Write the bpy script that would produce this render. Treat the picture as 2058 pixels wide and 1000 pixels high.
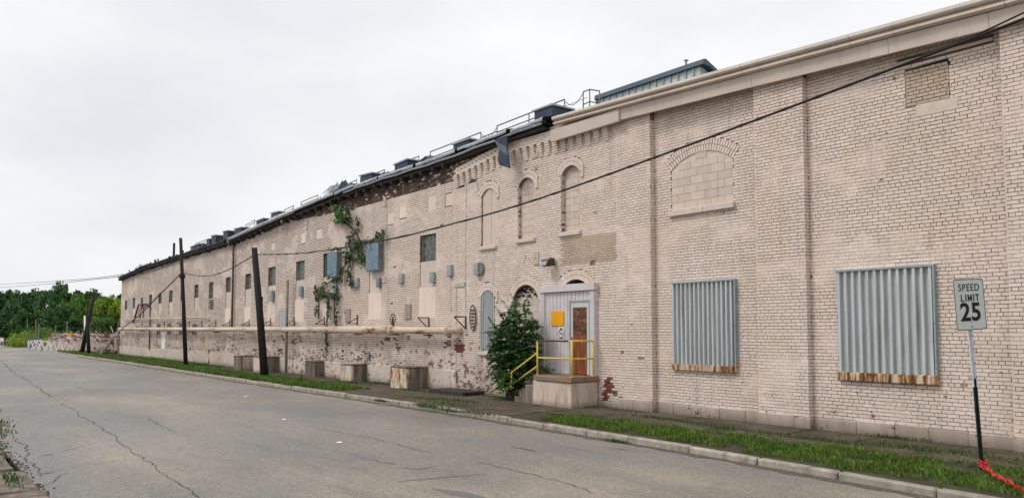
import bpy, bmesh, math, random
import numpy as np
from mathutils import Vector, Matrix, noise
from mathutils.geometry import tessellate_polygon
random.seed(7); rng = np.random.default_rng(7)
for o in list(bpy.data.objects): bpy.data.objects.remove(o)
S = bpy.context.scene
COL = S.collection

# ------------------------------------------------------------------ camera
# world: x runs along the factory wall (to the right), y = 0 is the wall face, +y is inside the building
CAM = Vector((0, -15, 2.04))
_k = math.hypot(.783, .622)
FH = Vector((-.783/_k, .622/_k, 0)); RT = Vector((.622/_k, .783/_k, 0))
PITCH = math.atan(90/1545)
FW = FH*math.cos(PITCH) + Vector((0, 0, math.sin(PITCH)))
UP = FH*(-math.sin(PITCH)) + Vector((0, 0, math.cos(PITCH)))
cd = bpy.data.cameras.new('camera'); cam = bpy.data.objects.new('camera', cd); COL.objects.link(cam)
cam.matrix_world = Matrix(((RT.x, UP.x, -FW.x, CAM.x), (RT.y, UP.y, -FW.y, CAM.y), (RT.z, UP.z, -FW.z, CAM.z), (0, 0, 0, 1)))
cd.sensor_width = 36; cd.lens = 1545/2058*36; cd.shift_y = 75/2058; cd.clip_end = 3000; cd.clip_start = .1
S.camera = cam

# ------------------------------------------------------------------ sky, sun, exposure (overcast)
SUN_EL, SUN_AZ = math.radians(52), math.radians(205)       # azimuth measured clockwise from +y
w = bpy.data.worlds.new('World'); S.world = w; w.use_nodes = True
nt = w.node_tree; N = nt.nodes; L = nt.links
bg = N['Background']; bg.inputs['Strength'].default_value = .1
sky = N.new('ShaderNodeTexSky'); sky.sky_type = 'NISHITA'; sky.sun_disc = False
sky.sun_elevation = SUN_EL; sky.sun_rotation = SUN_AZ; sky.dust_density = 4
tc = N.new('ShaderNodeTexCoord'); mp = N.new('ShaderNodeMapping'); mp.inputs['Scale'].default_value = (1, 1, 2.6)
L.new(tc.outputs['Generated'], mp.inputs[0])
nz = N.new('ShaderNodeTexNoise'); nz.inputs['Scale'].default_value = 1.5; nz.inputs['Detail'].default_value = 5; nz.inputs['Roughness'].default_value = .5
L.new(mp.outputs[0], nz.inputs['Vector'])
cr = N.new('ShaderNodeValToRGB'); cr.color_ramp.elements[0].position = .36; cr.color_ramp.elements[1].position = .62
cr.color_ramp.elements[0].color = (8.2, 8.45, 8.8, 1); cr.color_ramp.elements[1].color = (10.8, 10.8, 10.9, 1)
L.new(nz.outputs[0], cr.inputs[0])
mx = N.new('ShaderNodeMix'); mx.data_type = 'RGBA'; mx.inputs[0].default_value = .94
L.new(sky.outputs[0], mx.inputs[6]); L.new(cr.outputs[0], mx.inputs[7]); L.new(mx.outputs[2], bg.inputs[0])
sd = bpy.data.lights.new('sun', 'SUN'); sd.energy = 1.5; sd.angle = math.radians(14); sd.color = (1, .96, .9)
so = bpy.data.objects.new('sun', sd); COL.objects.link(so)
sv = Vector((math.sin(SUN_AZ)*math.cos(SUN_EL), math.cos(SUN_AZ)*math.cos(SUN_EL), math.sin(SUN_EL)))
so.rotation_euler = sv.to_track_quat('Z', 'Y').to_euler()
S.view_settings.view_transform = 'Standard'; S.view_settings.look = 'None'
S.view_settings.exposure = 0; S.view_settings.gamma = 1; S.view_settings.use_curve_mapping = False
S.render.resolution_x = 1024; S.render.resolution_y = 497

# ------------------------------------------------------------------ measuring helpers (pixel of the 2058x1000 photograph -> place)
def ray(px, py): return FW + RT*((px-1029)/1545) + UP*((575-py)/1545)
def W(px, py, y=0.):
    r = ray(px, py); t = (y-CAM.y)/r.y; return CAM.x+r.x*t, CAM.z+r.z*t
def WV(px, py, y=0.):
    a, b = W(px, py, y); return Vector((a, y, b))
def G(px, py, z=0.):
    r = ray(px, py); t = (z-CAM.z)/r.z; return Vector((CAM.x+r.x*t, CAM.y+r.y*t, z))
def PD(px, py, depth):
    return CAM + ray(px, py)*depth
def SX(px, y=0.): return W(px, 660, y)[0]
def project(v):
    d = v-CAM; f = d.dot(FW); return 1029+1545*d.dot(RT)/f, 575-1545*d.dot(UP)/f, f

# ------------------------------------------------------------------ object helpers
def tag(o, label=None, cat=None, group=None, kind=None):
    if label: o['label'] = label
    if cat: o['category'] = cat
    if group: o['group'] = group
    if kind: o['kind'] = kind
    return o
def empty(name, loc, label, cat, group=None):
    o = bpy.data.objects.new(name, None); COL.objects.link(o); o.location = loc; o.empty_display_size = .3
    return tag(o, label, cat, group)
def adopt(o, parent):
    if parent is not None:
        o.parent = parent; o.matrix_parent_inverse = Matrix.Translation(-wloc(parent))
def wloc(p):
    v = Vector((0, 0, 0)); 
    while p is not None:
        v += p.location; 
        if p.parent is not None: v += p.matrix_parent_inverse.translation
        p = p.parent
    return v
class MB:
    def __init__(s): s.v = []; s.f = []; s.mi = []
    def add(s, vs, fs, m=0):
        b = len(s.v); s.v += [tuple(q) for q in vs]
        for f in fs: s.f.append(tuple(i+b for i in f)); s.mi.append(m)
    def box(s, c, d, m=0, rot=None):
        c = Vector(c); hx, hy, hz = d[0]/2, d[1]/2, d[2]/2
        vs = [Vector((x, y, z)) for x in (-hx, hx) for y in (-hy, hy) for z in (-hz, hz)]
        if rot is not None: vs = [rot @ q for q in vs]
        s.add([c+q for q in vs], [(0, 1, 3, 2), (4, 6, 7, 5), (0, 4, 5, 1), (2, 3, 7, 6), (0, 2, 6, 4), (1, 5, 7, 3)], m)
    def bb(s, x0, x1, y0, y1, z0, z1, m=0):
        s.box(((x0+x1)/2, (y0+y1)/2, (z0+z1)/2), (abs(x1-x0), abs(y1-y0), abs(z1-z0)), m)
    def bevbox(s, x0, x1, y0, y1, z0, z1, b=.02, m=0, jit=0):
        # box with chamfered edges
        bm = bmesh.new(); bmesh.ops.create_cube(bm, size=1)
        for v in bm.verts: v.co = Vector((x0+(v.co.x+.5)*(x1-x0), y0+(v.co.y+.5)*(y1-y0), z0+(v.co.z+.5)*(z1-z0)))
        bmesh.ops.bevel(bm, geom=list(bm.edges), offset=b, segments=1, affect='EDGES', profile=.5)
        for v in bm.verts:
            if jit: v.co += Vector((random.uniform(-jit, jit) for _ in range(3)))
        bm.verts.index_update()
        s.add([v.co for v in bm.verts], [[v.index for v in f.verts] for f in bm.faces], m); bm.free()
    def tube(s, pts, r, n=8, m=0, cap=True):
        pts = [Vector(p) for p in pts]; rs = r if isinstance(r, (list, tuple)) else [r]*len(pts); b = len(s.v)
        for i, p in enumerate(pts):
            d = (pts[min(i+1, len(pts)-1)]-pts[max(i-1, 0)]).normalized()
            a = Vector((0, 0, 1)) if abs(d.z) < .9 else Vector((1, 0, 0))
            u = d.cross(a).normalized(); v = d.cross(u)
            for k in range(n):
                t = 2*math.pi*k/n; s.v.append(tuple(p+(u*math.cos(t)+v*math.sin(t))*rs[i]))
        for i in range(len(pts)-1):
            for k in range(n):
                s.f.append((b+i*n+k, b+i*n+(k+1) % n, b+(i+1)*n+(k+1) % n, b+(i+1)*n+k)); s.mi.append(m)
        if cap:
            s.f.append(tuple(b+k for k in range(n))[::-1]); s.mi.append(m)
            s.f.append(tuple(b+(len(pts)-1)*n+k for k in range(n))); s.mi.append(m)
    def bar(s, a, b_, wd, ht, m=0):
        a = Vector(a); b_ = Vector(b_); d = (b_-a); l = d.length; d.normalize()
        up = Vector((0, 0, 1)) if abs(d.z) < .95 else Vector((0, 1, 0))
        u = d.cross(up).normalized(); v = u.cross(d)
        rot = Matrix((u, d, v)).transposed()
        s.box((a+b_)/2, (wd, l, ht), m, rot)
    def prism(s, prof, x0, x1, m=0):   # prof: list of (y,z); extruded along x
        n = len(prof); s.add([(x0, y, z) for y, z in prof]+[(x1, y, z) for y, z in prof],
            [tuple(range(n))[::-1], tuple(range(n, 2*n))]+[(i, (i+1) % n, n+(i+1) % n, n+i) for i in range(n)], m)
    def build(s, name, mats, parent=None, smooth=False, kind=None):
        me = bpy.data.meshes.new(name); me.from_pydata(s.v, [], s.f)
        for mm in (mats if isinstance(mats, (list, tuple)) else [mats]): me.materials.append(mm)
        me.polygons.foreach_set('material_index', s.mi)
        if smooth: me.polygons.foreach_set('use_smooth', [True]*len(s.f))
        me.update()
        bm = bmesh.new(); bm.from_mesh(me); bmesh.ops.recalc_face_normals(bm, faces=bm.faces); bm.to_mesh(me); bm.free()
        o = bpy.data.objects.new(name, me); COL.objects.link(o); adopt(o, parent)
        if kind: o['kind'] = kind
        return o
def fast_mesh(name, verts, faces_n, loops, mats, mi=None, parent=None, smooth=False, kind=None):
    me = bpy.data.meshes.new(name)
    me.vertices.add(len(verts)); me.vertices.foreach_set('co', np.asarray(verts, dtype=np.float32).ravel())
    me.loops.add(len(loops)); me.loops.foreach_set('vertex_index', np.asarray(loops, dtype=np.int32))
    tot = np.asarray(faces_n, dtype=np.int32); st = np.concatenate(([0], np.cumsum(tot)[:-1])).astype(np.int32)
    me.polygons.add(len(tot)); me.polygons.foreach_set('loop_start', st); me.polygons.foreach_set('loop_total', tot)
    for mm in (mats if isinstance(mats, (list, tuple)) else [mats]): me.materials.append(mm)
    if mi is not None: me.polygons.foreach_set('material_index', np.asarray(mi, dtype=np.int32))
    me.polygons.foreach_set('use_smooth', np.full(len(tot), bool(smooth)))
    me.update(calc_edges=True)
    o = bpy.data.objects.new(name, me); COL.objects.link(o); adopt(o, parent)
    if kind: o['kind'] = kind
    return o

# ------------------------------------------------------------------ materials
class NM:
    """small node-graph helper"""
    def __init__(s, name, rough=.85, metal=0, spec=.3):
        s.m = bpy.data.materials.new(name); s.m.use_nodes = True; s.t = s.m.node_tree; s.n = s.t.nodes; s.l = s.t.links
        s.b = s.n['Principled BSDF']; s.b.inputs['Roughness'].default_value = rough; s.b.inputs['Metallic'].default_value = metal
        s.b.inputs['Specular IOR Level'].default_value = spec
        s.geo = s.n.new('ShaderNodeNewGeometry'); s.pos = s.geo.outputs['Position']
    def scaled(s, sc, src=None):
        m = s.n.new('ShaderNodeMapping'); m.inputs['Scale'].default_value = sc; s.l.new(src or s.pos, m.inputs[0]); return m.outputs[0]
    def noise(s, scale, detail=4, rough=.55, sc=None, dist=0):
        n = s.n.new('ShaderNodeTexNoise'); n.inputs['Scale'].default_value = scale; n.inputs['Detail'].default_value = detail
        n.inputs['Roughness'].default_value = rough; n.inputs['Distortion'].default_value = dist
        s.l.new(s.scaled(sc) if sc else s.pos, n.inputs['Vector']); return n.outputs[0]
    def ramp(s, f, stops):
        r = s.n.new('ShaderNodeValToRGB'); e = r.color_ramp.elements
        while len(e) < len(stops): e.new(.5)
        for q, (p, c) in zip(e, stops):
            q.position = p; q.color = (c if isinstance(c, (tuple, list)) else (c, c, c))[:3]+(1,) if isinstance(c, (tuple, list)) else (c, c, c, 1)
        s.l.new(f, r.inputs[0]); return r.outputs[0]
    def mix(s, f, a, b, mode='MIX'):
        m = s.n.new('ShaderNodeMix'); m.data_type = 'RGBA'; m.blend_type = mode
        for v, i in ((f, 0), (a, 6), (b, 7)):
            if hasattr(v, 'links'): s.l.new(v, m.inputs[i])
            elif i == 0: m.inputs[0].default_value = v
            else: m.inputs[i].default_value = tuple(v)+(1,) if len(v) == 3 else v
        return m.outputs[2]
    def math(s, op, a, b=0):
        m = s.n.new('ShaderNodeMath'); m.operation = op; m.use_clamp = False
        for v, i in ((a, 0), (b, 1)):
            if hasattr(v, 'links'): s.l.new(v, m.inputs[i])
            else: m.inputs[i].default_value = v
        return m.outputs[0]
    def z(s):
        x = s.n.new('ShaderNodeSeparateXYZ'); s.l.new(s.pos, x.inputs[0]); s._x = x; return x.outputs[2]
    def rnd(s):
        o = s.n.new('ShaderNodeObjectInfo')
        a = s.math('ADD', s.geo.outputs['Random Per Island'], o.outputs['Random']); return s.math('FRACT', a)
    def bump(s, h, st=.3, d=.01):
        b = s.n.new('ShaderNodeBump'); b.inputs['Strength'].default_value = st; b.inputs['Distance'].default_value = d
        s.l.new(h, b.inputs['Height']); s.l.new(b.outputs[0], s.b.inputs['Normal'])
    def out(s, c):
        if hasattr(c, 'links'): s.l.new(c, s.b.inputs['Base Color'])
        else: s.b.inputs['Base Color'].default_value = tuple(c)+(1,)
        return s.m
def simple(name, col, rough=.8, metal=0, var=.25, scale=6, spec=.3, bump=0):
    q = NM(name, rough, metal, spec); n = q.noise(scale, 6, .6)
    c = q.ramp(n, [(.25, tuple(v*(1-var) for v in col)), (.75, tuple(min(1, v*(1+var)) for v in col))])
    if bump: q.bump(q.noise(scale*8, 4), bump, .01)
    return q.out(c)
PAINT = (.80, .672, .595)
def painted(name, base=PAINT, peel=1.0, joints=False):
    """old pale paint over brick: per brick tone, mottling, grime runs, flaking lower down"""
    q = NM(name, .82)
    r = q.rnd(); c = q.ramp(r, [(0, tuple(v*.91 for v in base)), (.5, base), (1, tuple(min(1, v*1.09) for v in base))])
    big = q.noise(.55, 5, .6)
    c = q.mix(q.ramp(big, [(.38, 0.), (.7, .5)]), c, (base[0]*.86, base[1]*.84, base[2]*.78))
    yel = q.noise(.9, 5, .7, (1, 1, .5)); c = q.mix(q.ramp(yel, [(.55, 0.), (.72, .3)]), c, (base[0]*.95, base[1]*.86, base[2]*.66))
    run = q.noise(2.2, 6, .65, (2.2, 1, .18)); c = q.mix(q.ramp(run, [(.56, 0.), (.8, .5)]), c, (.34, .27, .21))
    fine = q.noise(55, 3, .6); c = q.mix(q.ramp(fine, [(.3, .35), (.5, 0.)]), c, (.3, .25, .21))
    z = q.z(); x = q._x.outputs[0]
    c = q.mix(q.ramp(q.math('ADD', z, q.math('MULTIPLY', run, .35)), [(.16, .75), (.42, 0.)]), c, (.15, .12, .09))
    if peel:
        low = q.ramp(q.math('MULTIPLY', z, .25), [(.0, 1.), (.18, .75), (.55, .12), (.75, .0)])         # more wear near the pavement
        left = q.ramp(q.math('MULTIPLY', q.math('ADD', x, 30), .05), [(.45, 1.), (.7, .25)])              # and along the older blocks
        wear = q.math('MULTIPLY', q.math('MULTIPLY', low, left), peel)
        pn = q.noise(3.2, 8, .72, (1, 1, 1.6)); pk = q.math('ADD', pn, q.math('MULTIPLY', wear, .19))
        pr = q.math('ADD', pk, q.math('MULTIPLY', q.math('SUBTRACT', r, .5), .07))
        under = q.mix(q.ramp(q.noise(5, 4), [(.4, 0.), (.6, 1.)]), (.1, .065, .05), (.2, .085, .055))
        c = q.mix(q.ramp(pr, [(.665, 0.), (.69, .88)]), c, under)
        gr = q.noise(1.1, 6, .7); c = q.mix(q.math('MULTIPLY', q.ramp(gr, [(.42, 0.), (.65, .55)]), wear), c, (.2, .15, .12))
    q.bump(q.math('ADD', fine, q.math('MULTIPLY', q.noise(14, 5, .7), 1.4)), .45, .006)
    return q.out(c)
M = {}
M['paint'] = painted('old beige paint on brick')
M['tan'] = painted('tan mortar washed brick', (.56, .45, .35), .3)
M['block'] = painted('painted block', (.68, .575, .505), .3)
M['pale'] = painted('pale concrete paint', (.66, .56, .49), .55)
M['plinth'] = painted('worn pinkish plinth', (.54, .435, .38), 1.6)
def m_mortar():
    q = NM('grimy painted mortar', .95); n = q.noise(1.3, 6, .7)
    c = q.ramp(n, [(.36, (.07, .055, .046)), (.5, (.17, .135, .115)), (.62, (.42, .345, .30))])
    n2 = q.noise(9, 4, .7); c = q.mix(q.ramp(n2, [(.5, 0.), (.66, .7)]), c, (.4, .335, .285))
    return q.out(c)
M['mortar'] = m_mortar()
def m_bare():
    q = NM('sooty bare red brick', .9); r = q.rnd()
    c = q.ramp(r, [(0, (.06, .045, .04)), (.5, (.13, .082, .068)), (.8, (.2, .13, .11)), (1, (.4, .33, .29))])
    c = q.mix(q.ramp(q.noise(6, 5), [(.4, 0.), (.7, .5)]), c, (.06, .05, .045)); q.bump(q.noise(40, 3), .4, .006); return q.out(c)
M['bare'] = m_bare()
M['red'] = simple('exposed red brick', (.20, .065, .04), .9, var=.5, scale=14, bump=.4)
M['fascia'] = simple('pale fascia metal', (.60, .495, .425), .5, 0, .10, 1.3, .4)
def m_fascia(name, base):
    q = NM(name, .55, 0, .4); n = q.noise(1.2, 5); c = q.ramp(n, [(.3, tuple(v*.9 for v in base)), (.7, tuple(v*1.05 for v in base))])
    d = q.noise(1.6, 7, .7, (4, 1, .5)); c = q.mix(q.ramp(d, [(.55, 0.), (.78, .45)]), c, (base[0]*.55, base[1]*.48, base[2]*.4))
    sp = q.noise(30, 4, .8); c = q.mix(q.ramp(sp, [(.62, 0.), (.7, .6)]), c, (.22, .12, .07)); q.bump(q.noise(2.5, 3), .25, .03); return q.out(c)
M['fascia'] = m_fascia('pale fascia metal', (.66, .555, .48))
M['coping'] = m_fascia('light coping metal', (.74, .66, .595))
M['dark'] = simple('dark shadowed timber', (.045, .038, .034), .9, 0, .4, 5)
M['black'] = simple('black void', (.012, .012, .013), .9)
def m_corr():
    q = NM('galvanised corrugated sheet', .5, .15, .5); run = q.noise(2.0, 7, .7, (7, 7, .35))
    c = q.ramp(run, [(.3, (.36, .39, .40)), (.5, (.52, .555, .56)), (.72, (.68, .70, .69))])
    rust = q.noise(1.3, 6, .7, (9, 9, .5)); c = q.mix(q.ramp(rust, [(.54, 0.), (.72, .8)]), c, (.24, .20, .125))
    return q.out(c)
M['corr'] = m_corr()
M['galv'] = simple('weathered galvanised metal', (.33, .38, .41), .5, .4, .2, 7, .5)
M['bluebox'] = simple('chalky blue grey sheet metal', (.17, .25, .315), .5, .3, .45, 5, .5)
M['boxside'] = simple('dull grey sheet side', (.22, .20, .18), .7, .1, .3, 4)
M['greybox'] = simple('light grey meter box', (.37, .385, .37), .6, .1, .2, 12)
def m_sill():
    q = NM('rust stained painted sill', .8); run = q.noise(2.0, 7, .75, (6, 1, .6))
    c = q.ramp(run, [(.44, (.6, .5, .4)), (.50, (.42, .24, .10)), (.57, (.16, .06, .02)), (.68, (.05, .025, .015))]); q.bump(q.noise(40, 3), .3, .01); return q.out(c)
M['rustsill'] = m_sill()
M['sill'] = simple('painted stone sill', (.66, .55, .485), .8, 0, .12, 6, bump=.3)
def m_rustpaint(name, base, thr=.5, sc=(1, 1, .5), scale=4):
    q = NM(name, .7, 0, .4); n = q.noise(scale, 7, .72, sc)
    c = q.ramp(n, [(thr, base), (thr+.07, tuple(v*.7+w_*.3 for v, w_ in zip(base, (.3, .13, .04)))), (thr+.14, (.30, .115, .03)), (thr+.28, (.09, .04, .02))])
    q.bump(n, .4, .01); return q.out(c)
M['pipe'] = m_rustpaint('rusty cream pipe paint', (.66, .56, .46), .55, (.5, 1, 1), 2.2)
M['rustpipe'] = m_rustpaint('heavily rusted cream pipe paint', (.64, .52, .41), .49, (.35, 1, 1.4), 2.6)
M['thinpipe'] = m_rustpaint('cream conduit paint', (.56, .47, .40), .62, (.5, 1, 1), 2.2)
M['rusty'] = simple('rusty iron', (.105, .062, .045), .85, 0, .5, 9)
M['yellow'] = m_rustpaint('chipped yellow rail paint', (.70, .52, .12), .6, (1, 1, 1), 9)
def m_conc():
    q = NM('stained painted concrete', .85); n = q.noise(1.6, 7, .7, (2.2, 2.2, .45)); c = q.ramp(n, [(.30, (.2, .16, .13)), (.40, (.46, .37, .305)), (.52, (.62, .51, .425)), (.75, (.68, .57, .48))])
    o = q.noise(1.9, 6, .75, (2, 2, .6)); c = q.mix(q.ramp(o, [(.58, 0.), (.7, .8)]), c, (.34, .16, .06)); sp = q.noise(7, 7, .8); c = q.mix(q.ramp(sp, [(.6, 0.), (.66, .7)]), c, (.14, .11, .09))
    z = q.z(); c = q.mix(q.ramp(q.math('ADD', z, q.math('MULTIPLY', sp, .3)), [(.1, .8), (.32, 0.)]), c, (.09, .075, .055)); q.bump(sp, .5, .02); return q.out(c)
M['concrete'] = m_conc()
def m_grimy():
    q = NM('mossy grimy concrete', .9); run = q.noise(1.7, 7, .7, (2.5, 2.5, .4))
    c = q.ramp(run, [(.3, (.06, .048, .04)), (.5, (.17, .14, .115)), (.72, (.36, .29, .235))]); q.bump(q.noise(20, 5), .5, .015); return q.out(c)
M['grimy'] = m_grimy()
M['slabedge'] = m_rustpaint('rust stained slab edge', (.22, .175, .13), .45, (1.5, 1.5, .5), 3.5)
M['rustbin'] = m_rustpaint('white paint rusting through', (.62, .56, .44), .44, (1.5, 1.5, .6), 3.2)
M['board'] = simple('lilac grey boards', (.62, .575, .575), .7, 0, .10, 3)
M['doorframe'] = m_rustpaint('flaking white door frame', (.55, .56, .54), .6, (2, 2, .6), 6)
def m_doorpanel(name, c0, c1, c2):
    q = NM(name, .35, .2, .6); n = q.noise(1.8, 6, .7, (14, 1, 1.1)); return q.out(q.ramp(n, [(.35, c0), (.52, c1), (.7, c2)]))
M['doorlow'] = m_doorpanel('rust orange door skin', (.07, .016, .006), (.26, .062, .012), (.52, .20, .05))
def m_doorup():
    q = NM('burnt brown door pane', .3, .1, .6); n = q.noise(5, 8, .75, (1.2, 1, 3), 1.2)
    return q.out(q.ramp(n, [(.38, (.018, .006, .005)), (.5, (.12, .03, .014)), (.6, (.3, .12, .06)), (.7, (.5, .38, .3))]))
M['doorup'] = m_doorup()
M['orange'] = simple('orange notice', (.85, .38, .01), .6, 0, .04, 3)
M['white'] = simple('white sheet', (.8, .8, .8), .6, 0, .04, 3)
M['signwhite'] = simple('aged reflective sign sheet', (.62, .67, .65), .5, 0, .06, 9)
M['ink'] = simple('black ink', (.012, .012, .012), .6)
M['greenpost'] = simple('dark green u post', (.018, .032, .026), .55, .1, .4, 12)
M['postwhite'] = simple('galvanised u post', (.72, .73, .77), .5, .1, .12, 12)
M['tape'] = simple('red tape', (.55, .03, .028), .5, 0, .25, 12)
M['wood'] = simple('black creosoted timber', (.028, .023, .02), .9, 0, .5, 9, bump=.4)
M['woodgrey'] = simple('grey weathered timber', (.26, .215, .175), .9, 0, .35, 6)
M['cable'] = simple('black cable', (.012, .012, .013), .6)
M['roof'] = simple('dark roof membrane', (.035, .042, .055), .6, 0, .4, 2)
M['flash'] = simple('silver flashing', (.42, .45, .48), .35, .5, .35, 1.5, .5)
M['tarp'] = simple('slate blue torn membrane', (.045, .065, .095), .55, 0, .6, 4)
M['hatch'] = simple('dark slate sheet metal', (.035, .05, .08), .5, .1, .3, 2)
M['hatchlid'] = simple('grey white lid', (.42, .44, .46), .5, .1, .15, 2)
M['railing'] = simple('grey pipe railing', (.16, .16, .165), .5, .3, .2, 5)
M['slateroof'] = simple('blue grey metal roof', (.085, .12, .155), .55, .1, .25, 1)
M['ribwall'] = simple('pale ribbed metal wall', (.56, .59, .60), .5, .1, .3, 4)
def m_glassblock():
    q = NM('dirty glass block', .2, 0, .6); n = q.noise(6, 4); c = q.ramp(n, [(.35, (.03, .045, .045)), (.55, (.075, .105, .10)), (.72, (.19, .24, .235))]); q.bump(q.noise(30, 2), .3, .01); return q.out(c)
M['glass'] = m_glassblock()
def m_road():
    q = NM('worn asphalt', .62, 0, .35)
    n = q.noise(.28, 6, .62, (.55, 1, 1)); c = q.ramp(n, [(.36, (.19, .176, .162)), (.5, (.27, .24, .20)), (.62, (.37, .315, .245))])
    n3 = q.noise(.17, 4, .6, (.4, 1.4, 1)); c = q.mix(q.ramp(n3, [(.42, 0.), (.6, .7)]), c, (.20, .198, .208))
    st = q.noise(1.1, 7, .7, (.25, 1.3, 1)); c = q.mix(q.ramp(st, [(.56, 0.), (.72, .55)]), c, (.12, .115, .11))
    g = q.noise(38, 4, .85); c = q.mix(q.ramp(g, [(.36, .9), (.49, 0.)]), c, (.055, .052, .05)); c = q.mix(q.ramp(g, [(.54, 0.), (.68, .75)]), c, (.5, .465, .41))
    g2 = q.noise(13, 5, .85); c = q.mix(q.ramp(g2, [(.38, .5), (.5, 0.)]), c, (.12, .112, .105)); c = q.mix(q.ramp(g2, [(.54, 0.), (.68, .4)]), c, (.46, .42, .36))
    g3 = q.noise(4.5, 6, .8, (.5, 1, 1)); c = q.mix(q.ramp(g3, [(.34, .25), (.46, 0.)]), c, (.14, .135, .13))
    q.bump(g, .5, .008); return q.out(c)
M['road'] = m_road()
def m_slab():
    q = NM('mossy brown pavement', .85, 0, .3); n = q.noise(.9, 7, .7); r = q.rnd()
    c = q.ramp(n, [(.3, (.04, .032, .022)), (.5, (.085, .064, .045)), (.7, (.16, .125, .095))])
    c = q.mix(q.ramp(r, [(0, 0.), (1, .3)]), c, (.13, .10, .08))
    c = q.mix(q.ramp(q.noise(2.2, 6, .75), [(.54, 0.), (.64, .7)]), c, (.03, .045, .015)); q.bump(q.noise(30, 5, .7), .5, .01); return q.out(c)
M['slab'] = m_slab()
def m_kerb():
    q = NM('old granite kerb', .85); n = q.noise(4, 7, .7); r = q.rnd()
    c = q.ramp(n, [(.3, (.16, .14, .115)), (.5, (.36, .32, .27)), (.72, (.52, .475, .41))]); c = q.mix(q.ramp(r, [(0, 0.), (1, .35)]), c, (.2, .185, .16))
    q.bump(q.noise(30, 5, .7), .6, .01); return q.out(c)
M['kerb'] = m_kerb()
def m_soil():
    q = NM('earth and turf', .95); n = q.noise(1.2, 6, .7); return q.out(q.ramp(n, [(.35, (.04, .032, .022)), (.5, (.06, .052, .03)), (.65, (.06, .075, .028))]))
M['soil'] = m_soil()
def m_leaf(name, a, b, tr=.25, ns=1.2):
    q = NM(name, .5, 0, .35); r = q.math('FRACT', q.math('ADD', q.geo.outputs['Random Per Island'], 0)); c = q.ramp(r, [(0, a), (.6, b), (1, tuple(v*1.5 for v in b))])
    n = q.noise(ns, 4); c = q.mix(q.ramp(n, [(.35, .65), (.6, 0.)]), c, a)
    q.out(c); t = q.n.new('ShaderNodeBsdfTranslucent'); q.l.new(c, t.inputs[0]); ms = q.n.new('ShaderNodeMixShader'); ms.inputs[0].default_value = tr
    q.l.new(q.b.outputs[0], ms.inputs[1]); q.l.new(t.outputs[0], ms.inputs[2]); q.l.new(ms.outputs[0], q.n['Material Output'].inputs[0]); return q.m
M['grass'] = m_leaf('grass blades', (.05, .09, .014), (.14, .235, .032), .3, 2)
M['weed'] = m_leaf('weed leaves', (.03, .07, .012), (.09, .16, .03), .3, 3)
M['bush'] = m_leaf('dark compound leaves', (.014, .05, .015), (.065, .16, .035), .2, 5)
M['bushlight'] = m_leaf('fresh low leaves', (.04, .11, .015), (.12, .26, .04), .3, 4)
M['vine'] = m_leaf('vine leaves', (.02, .045, .012), (.055, .10, .025), .2, 5)
M['vinebright'] = m_leaf('young bright leaves', (.02, .08, .012), (.07, .20, .03), .3, 5)
M['treeA'] = m_leaf('dark tree leaves', (.026, .08, .024), (.10, .21, .055), .2, .25)
M['treeB'] = m_leaf('mid green tree leaves', (.04, .105, .02), (.13, .26, .045), .2, .25)
M['treeC'] = m_leaf('yellow green tree leaves', (.10, .18, .016), (.30, .42, .04), .25, .25)
M['treeD'] = m_leaf('deep green tree leaves', (.02, .065, .022), (.07, .16, .05), .2, .25)  # deepest of the green leaf tints
M['bark'] = simple('bark', (.06, .045, .035), .9, 0, .4, 6)
M['rubble'] = simple('pinkish broken masonry', (.42, .33, .30), .9, 0, .3, 3, bump=.4)
M['bluefence'] = simple('blue grey fence boards', (.075, .10, .135), .8, 0, .25, 2)
M['barr'] = simple('white barricade paint', (.85, .82, .79), .7, 0, .08, 5)
M['barrstripe'] = simple('faded orange stripe', (.62, .47, .42), .7, 0, .2, 5)
M['plate'] = simple('painted iron plate', (.55, .46, .395), .7, 0, .15, 10)
M['woodshut'] = simple('flaking grey board', (.33, .29, .25), .85, 0, .5, 14)
M['crack'] = simple('open crack dirt', (.07, .065, .06), .95, 0, .4, 9)
M['oil'] = simple('dark tar patch', (.105, .102, .10), .8, 0, .3, 4)

# ------------------------------------------------------------------ ground
g = MB(); g.add([(-1500, -1500, -.3), (1500, -1500, -.3), (1500, 1500, -.3), (-1500, 1500, -.3)], [(0, 1, 2, 3)])
tag(g.build('ground', M['soil']), kind='structure')
KERB = [(8, -5.05), (2, -4.75), (-4.6, -4.31), (-8.8, -3.86), (-17, -3.52), (-32, -3.5), (-57, -3.13), (-86, -2.8), (-100, -2.6)]
def kerb_y(x):
    for (a, ya), (b, yb) in zip(KERB, KERB[1:]):
        if a >= x >= b: return ya+(yb-ya)*(x-a)/(b-a)
    return KERB[0][1] if x > 8 else KERB[-1][1]
ROADL = -13.45
r = MB(); xs = [60]+[8-i*2 for i in range(55)]+[-140, -400]
vs = []; fs = []
for i, x in enumerate(xs):
    yl = ROADL if x > -100 else ROADL
    yr = kerb_y(x)+.05
    if x < -84: yr = kerb_y(-84)+min(12, (-84-x)*1.0)
    for q in range(7): vs.append((x, yl-.0+(yr-yl)*q/6, -.13+.0*q))
for i in range(len(xs)-1):
    for q in range(6): fs.append((i*7+q, i*7+q+1, i*7+7+q+1, i*7+7+q))
r.add(vs, fs); road = tag(r.build('road', M['road']), kind='structure')
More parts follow.
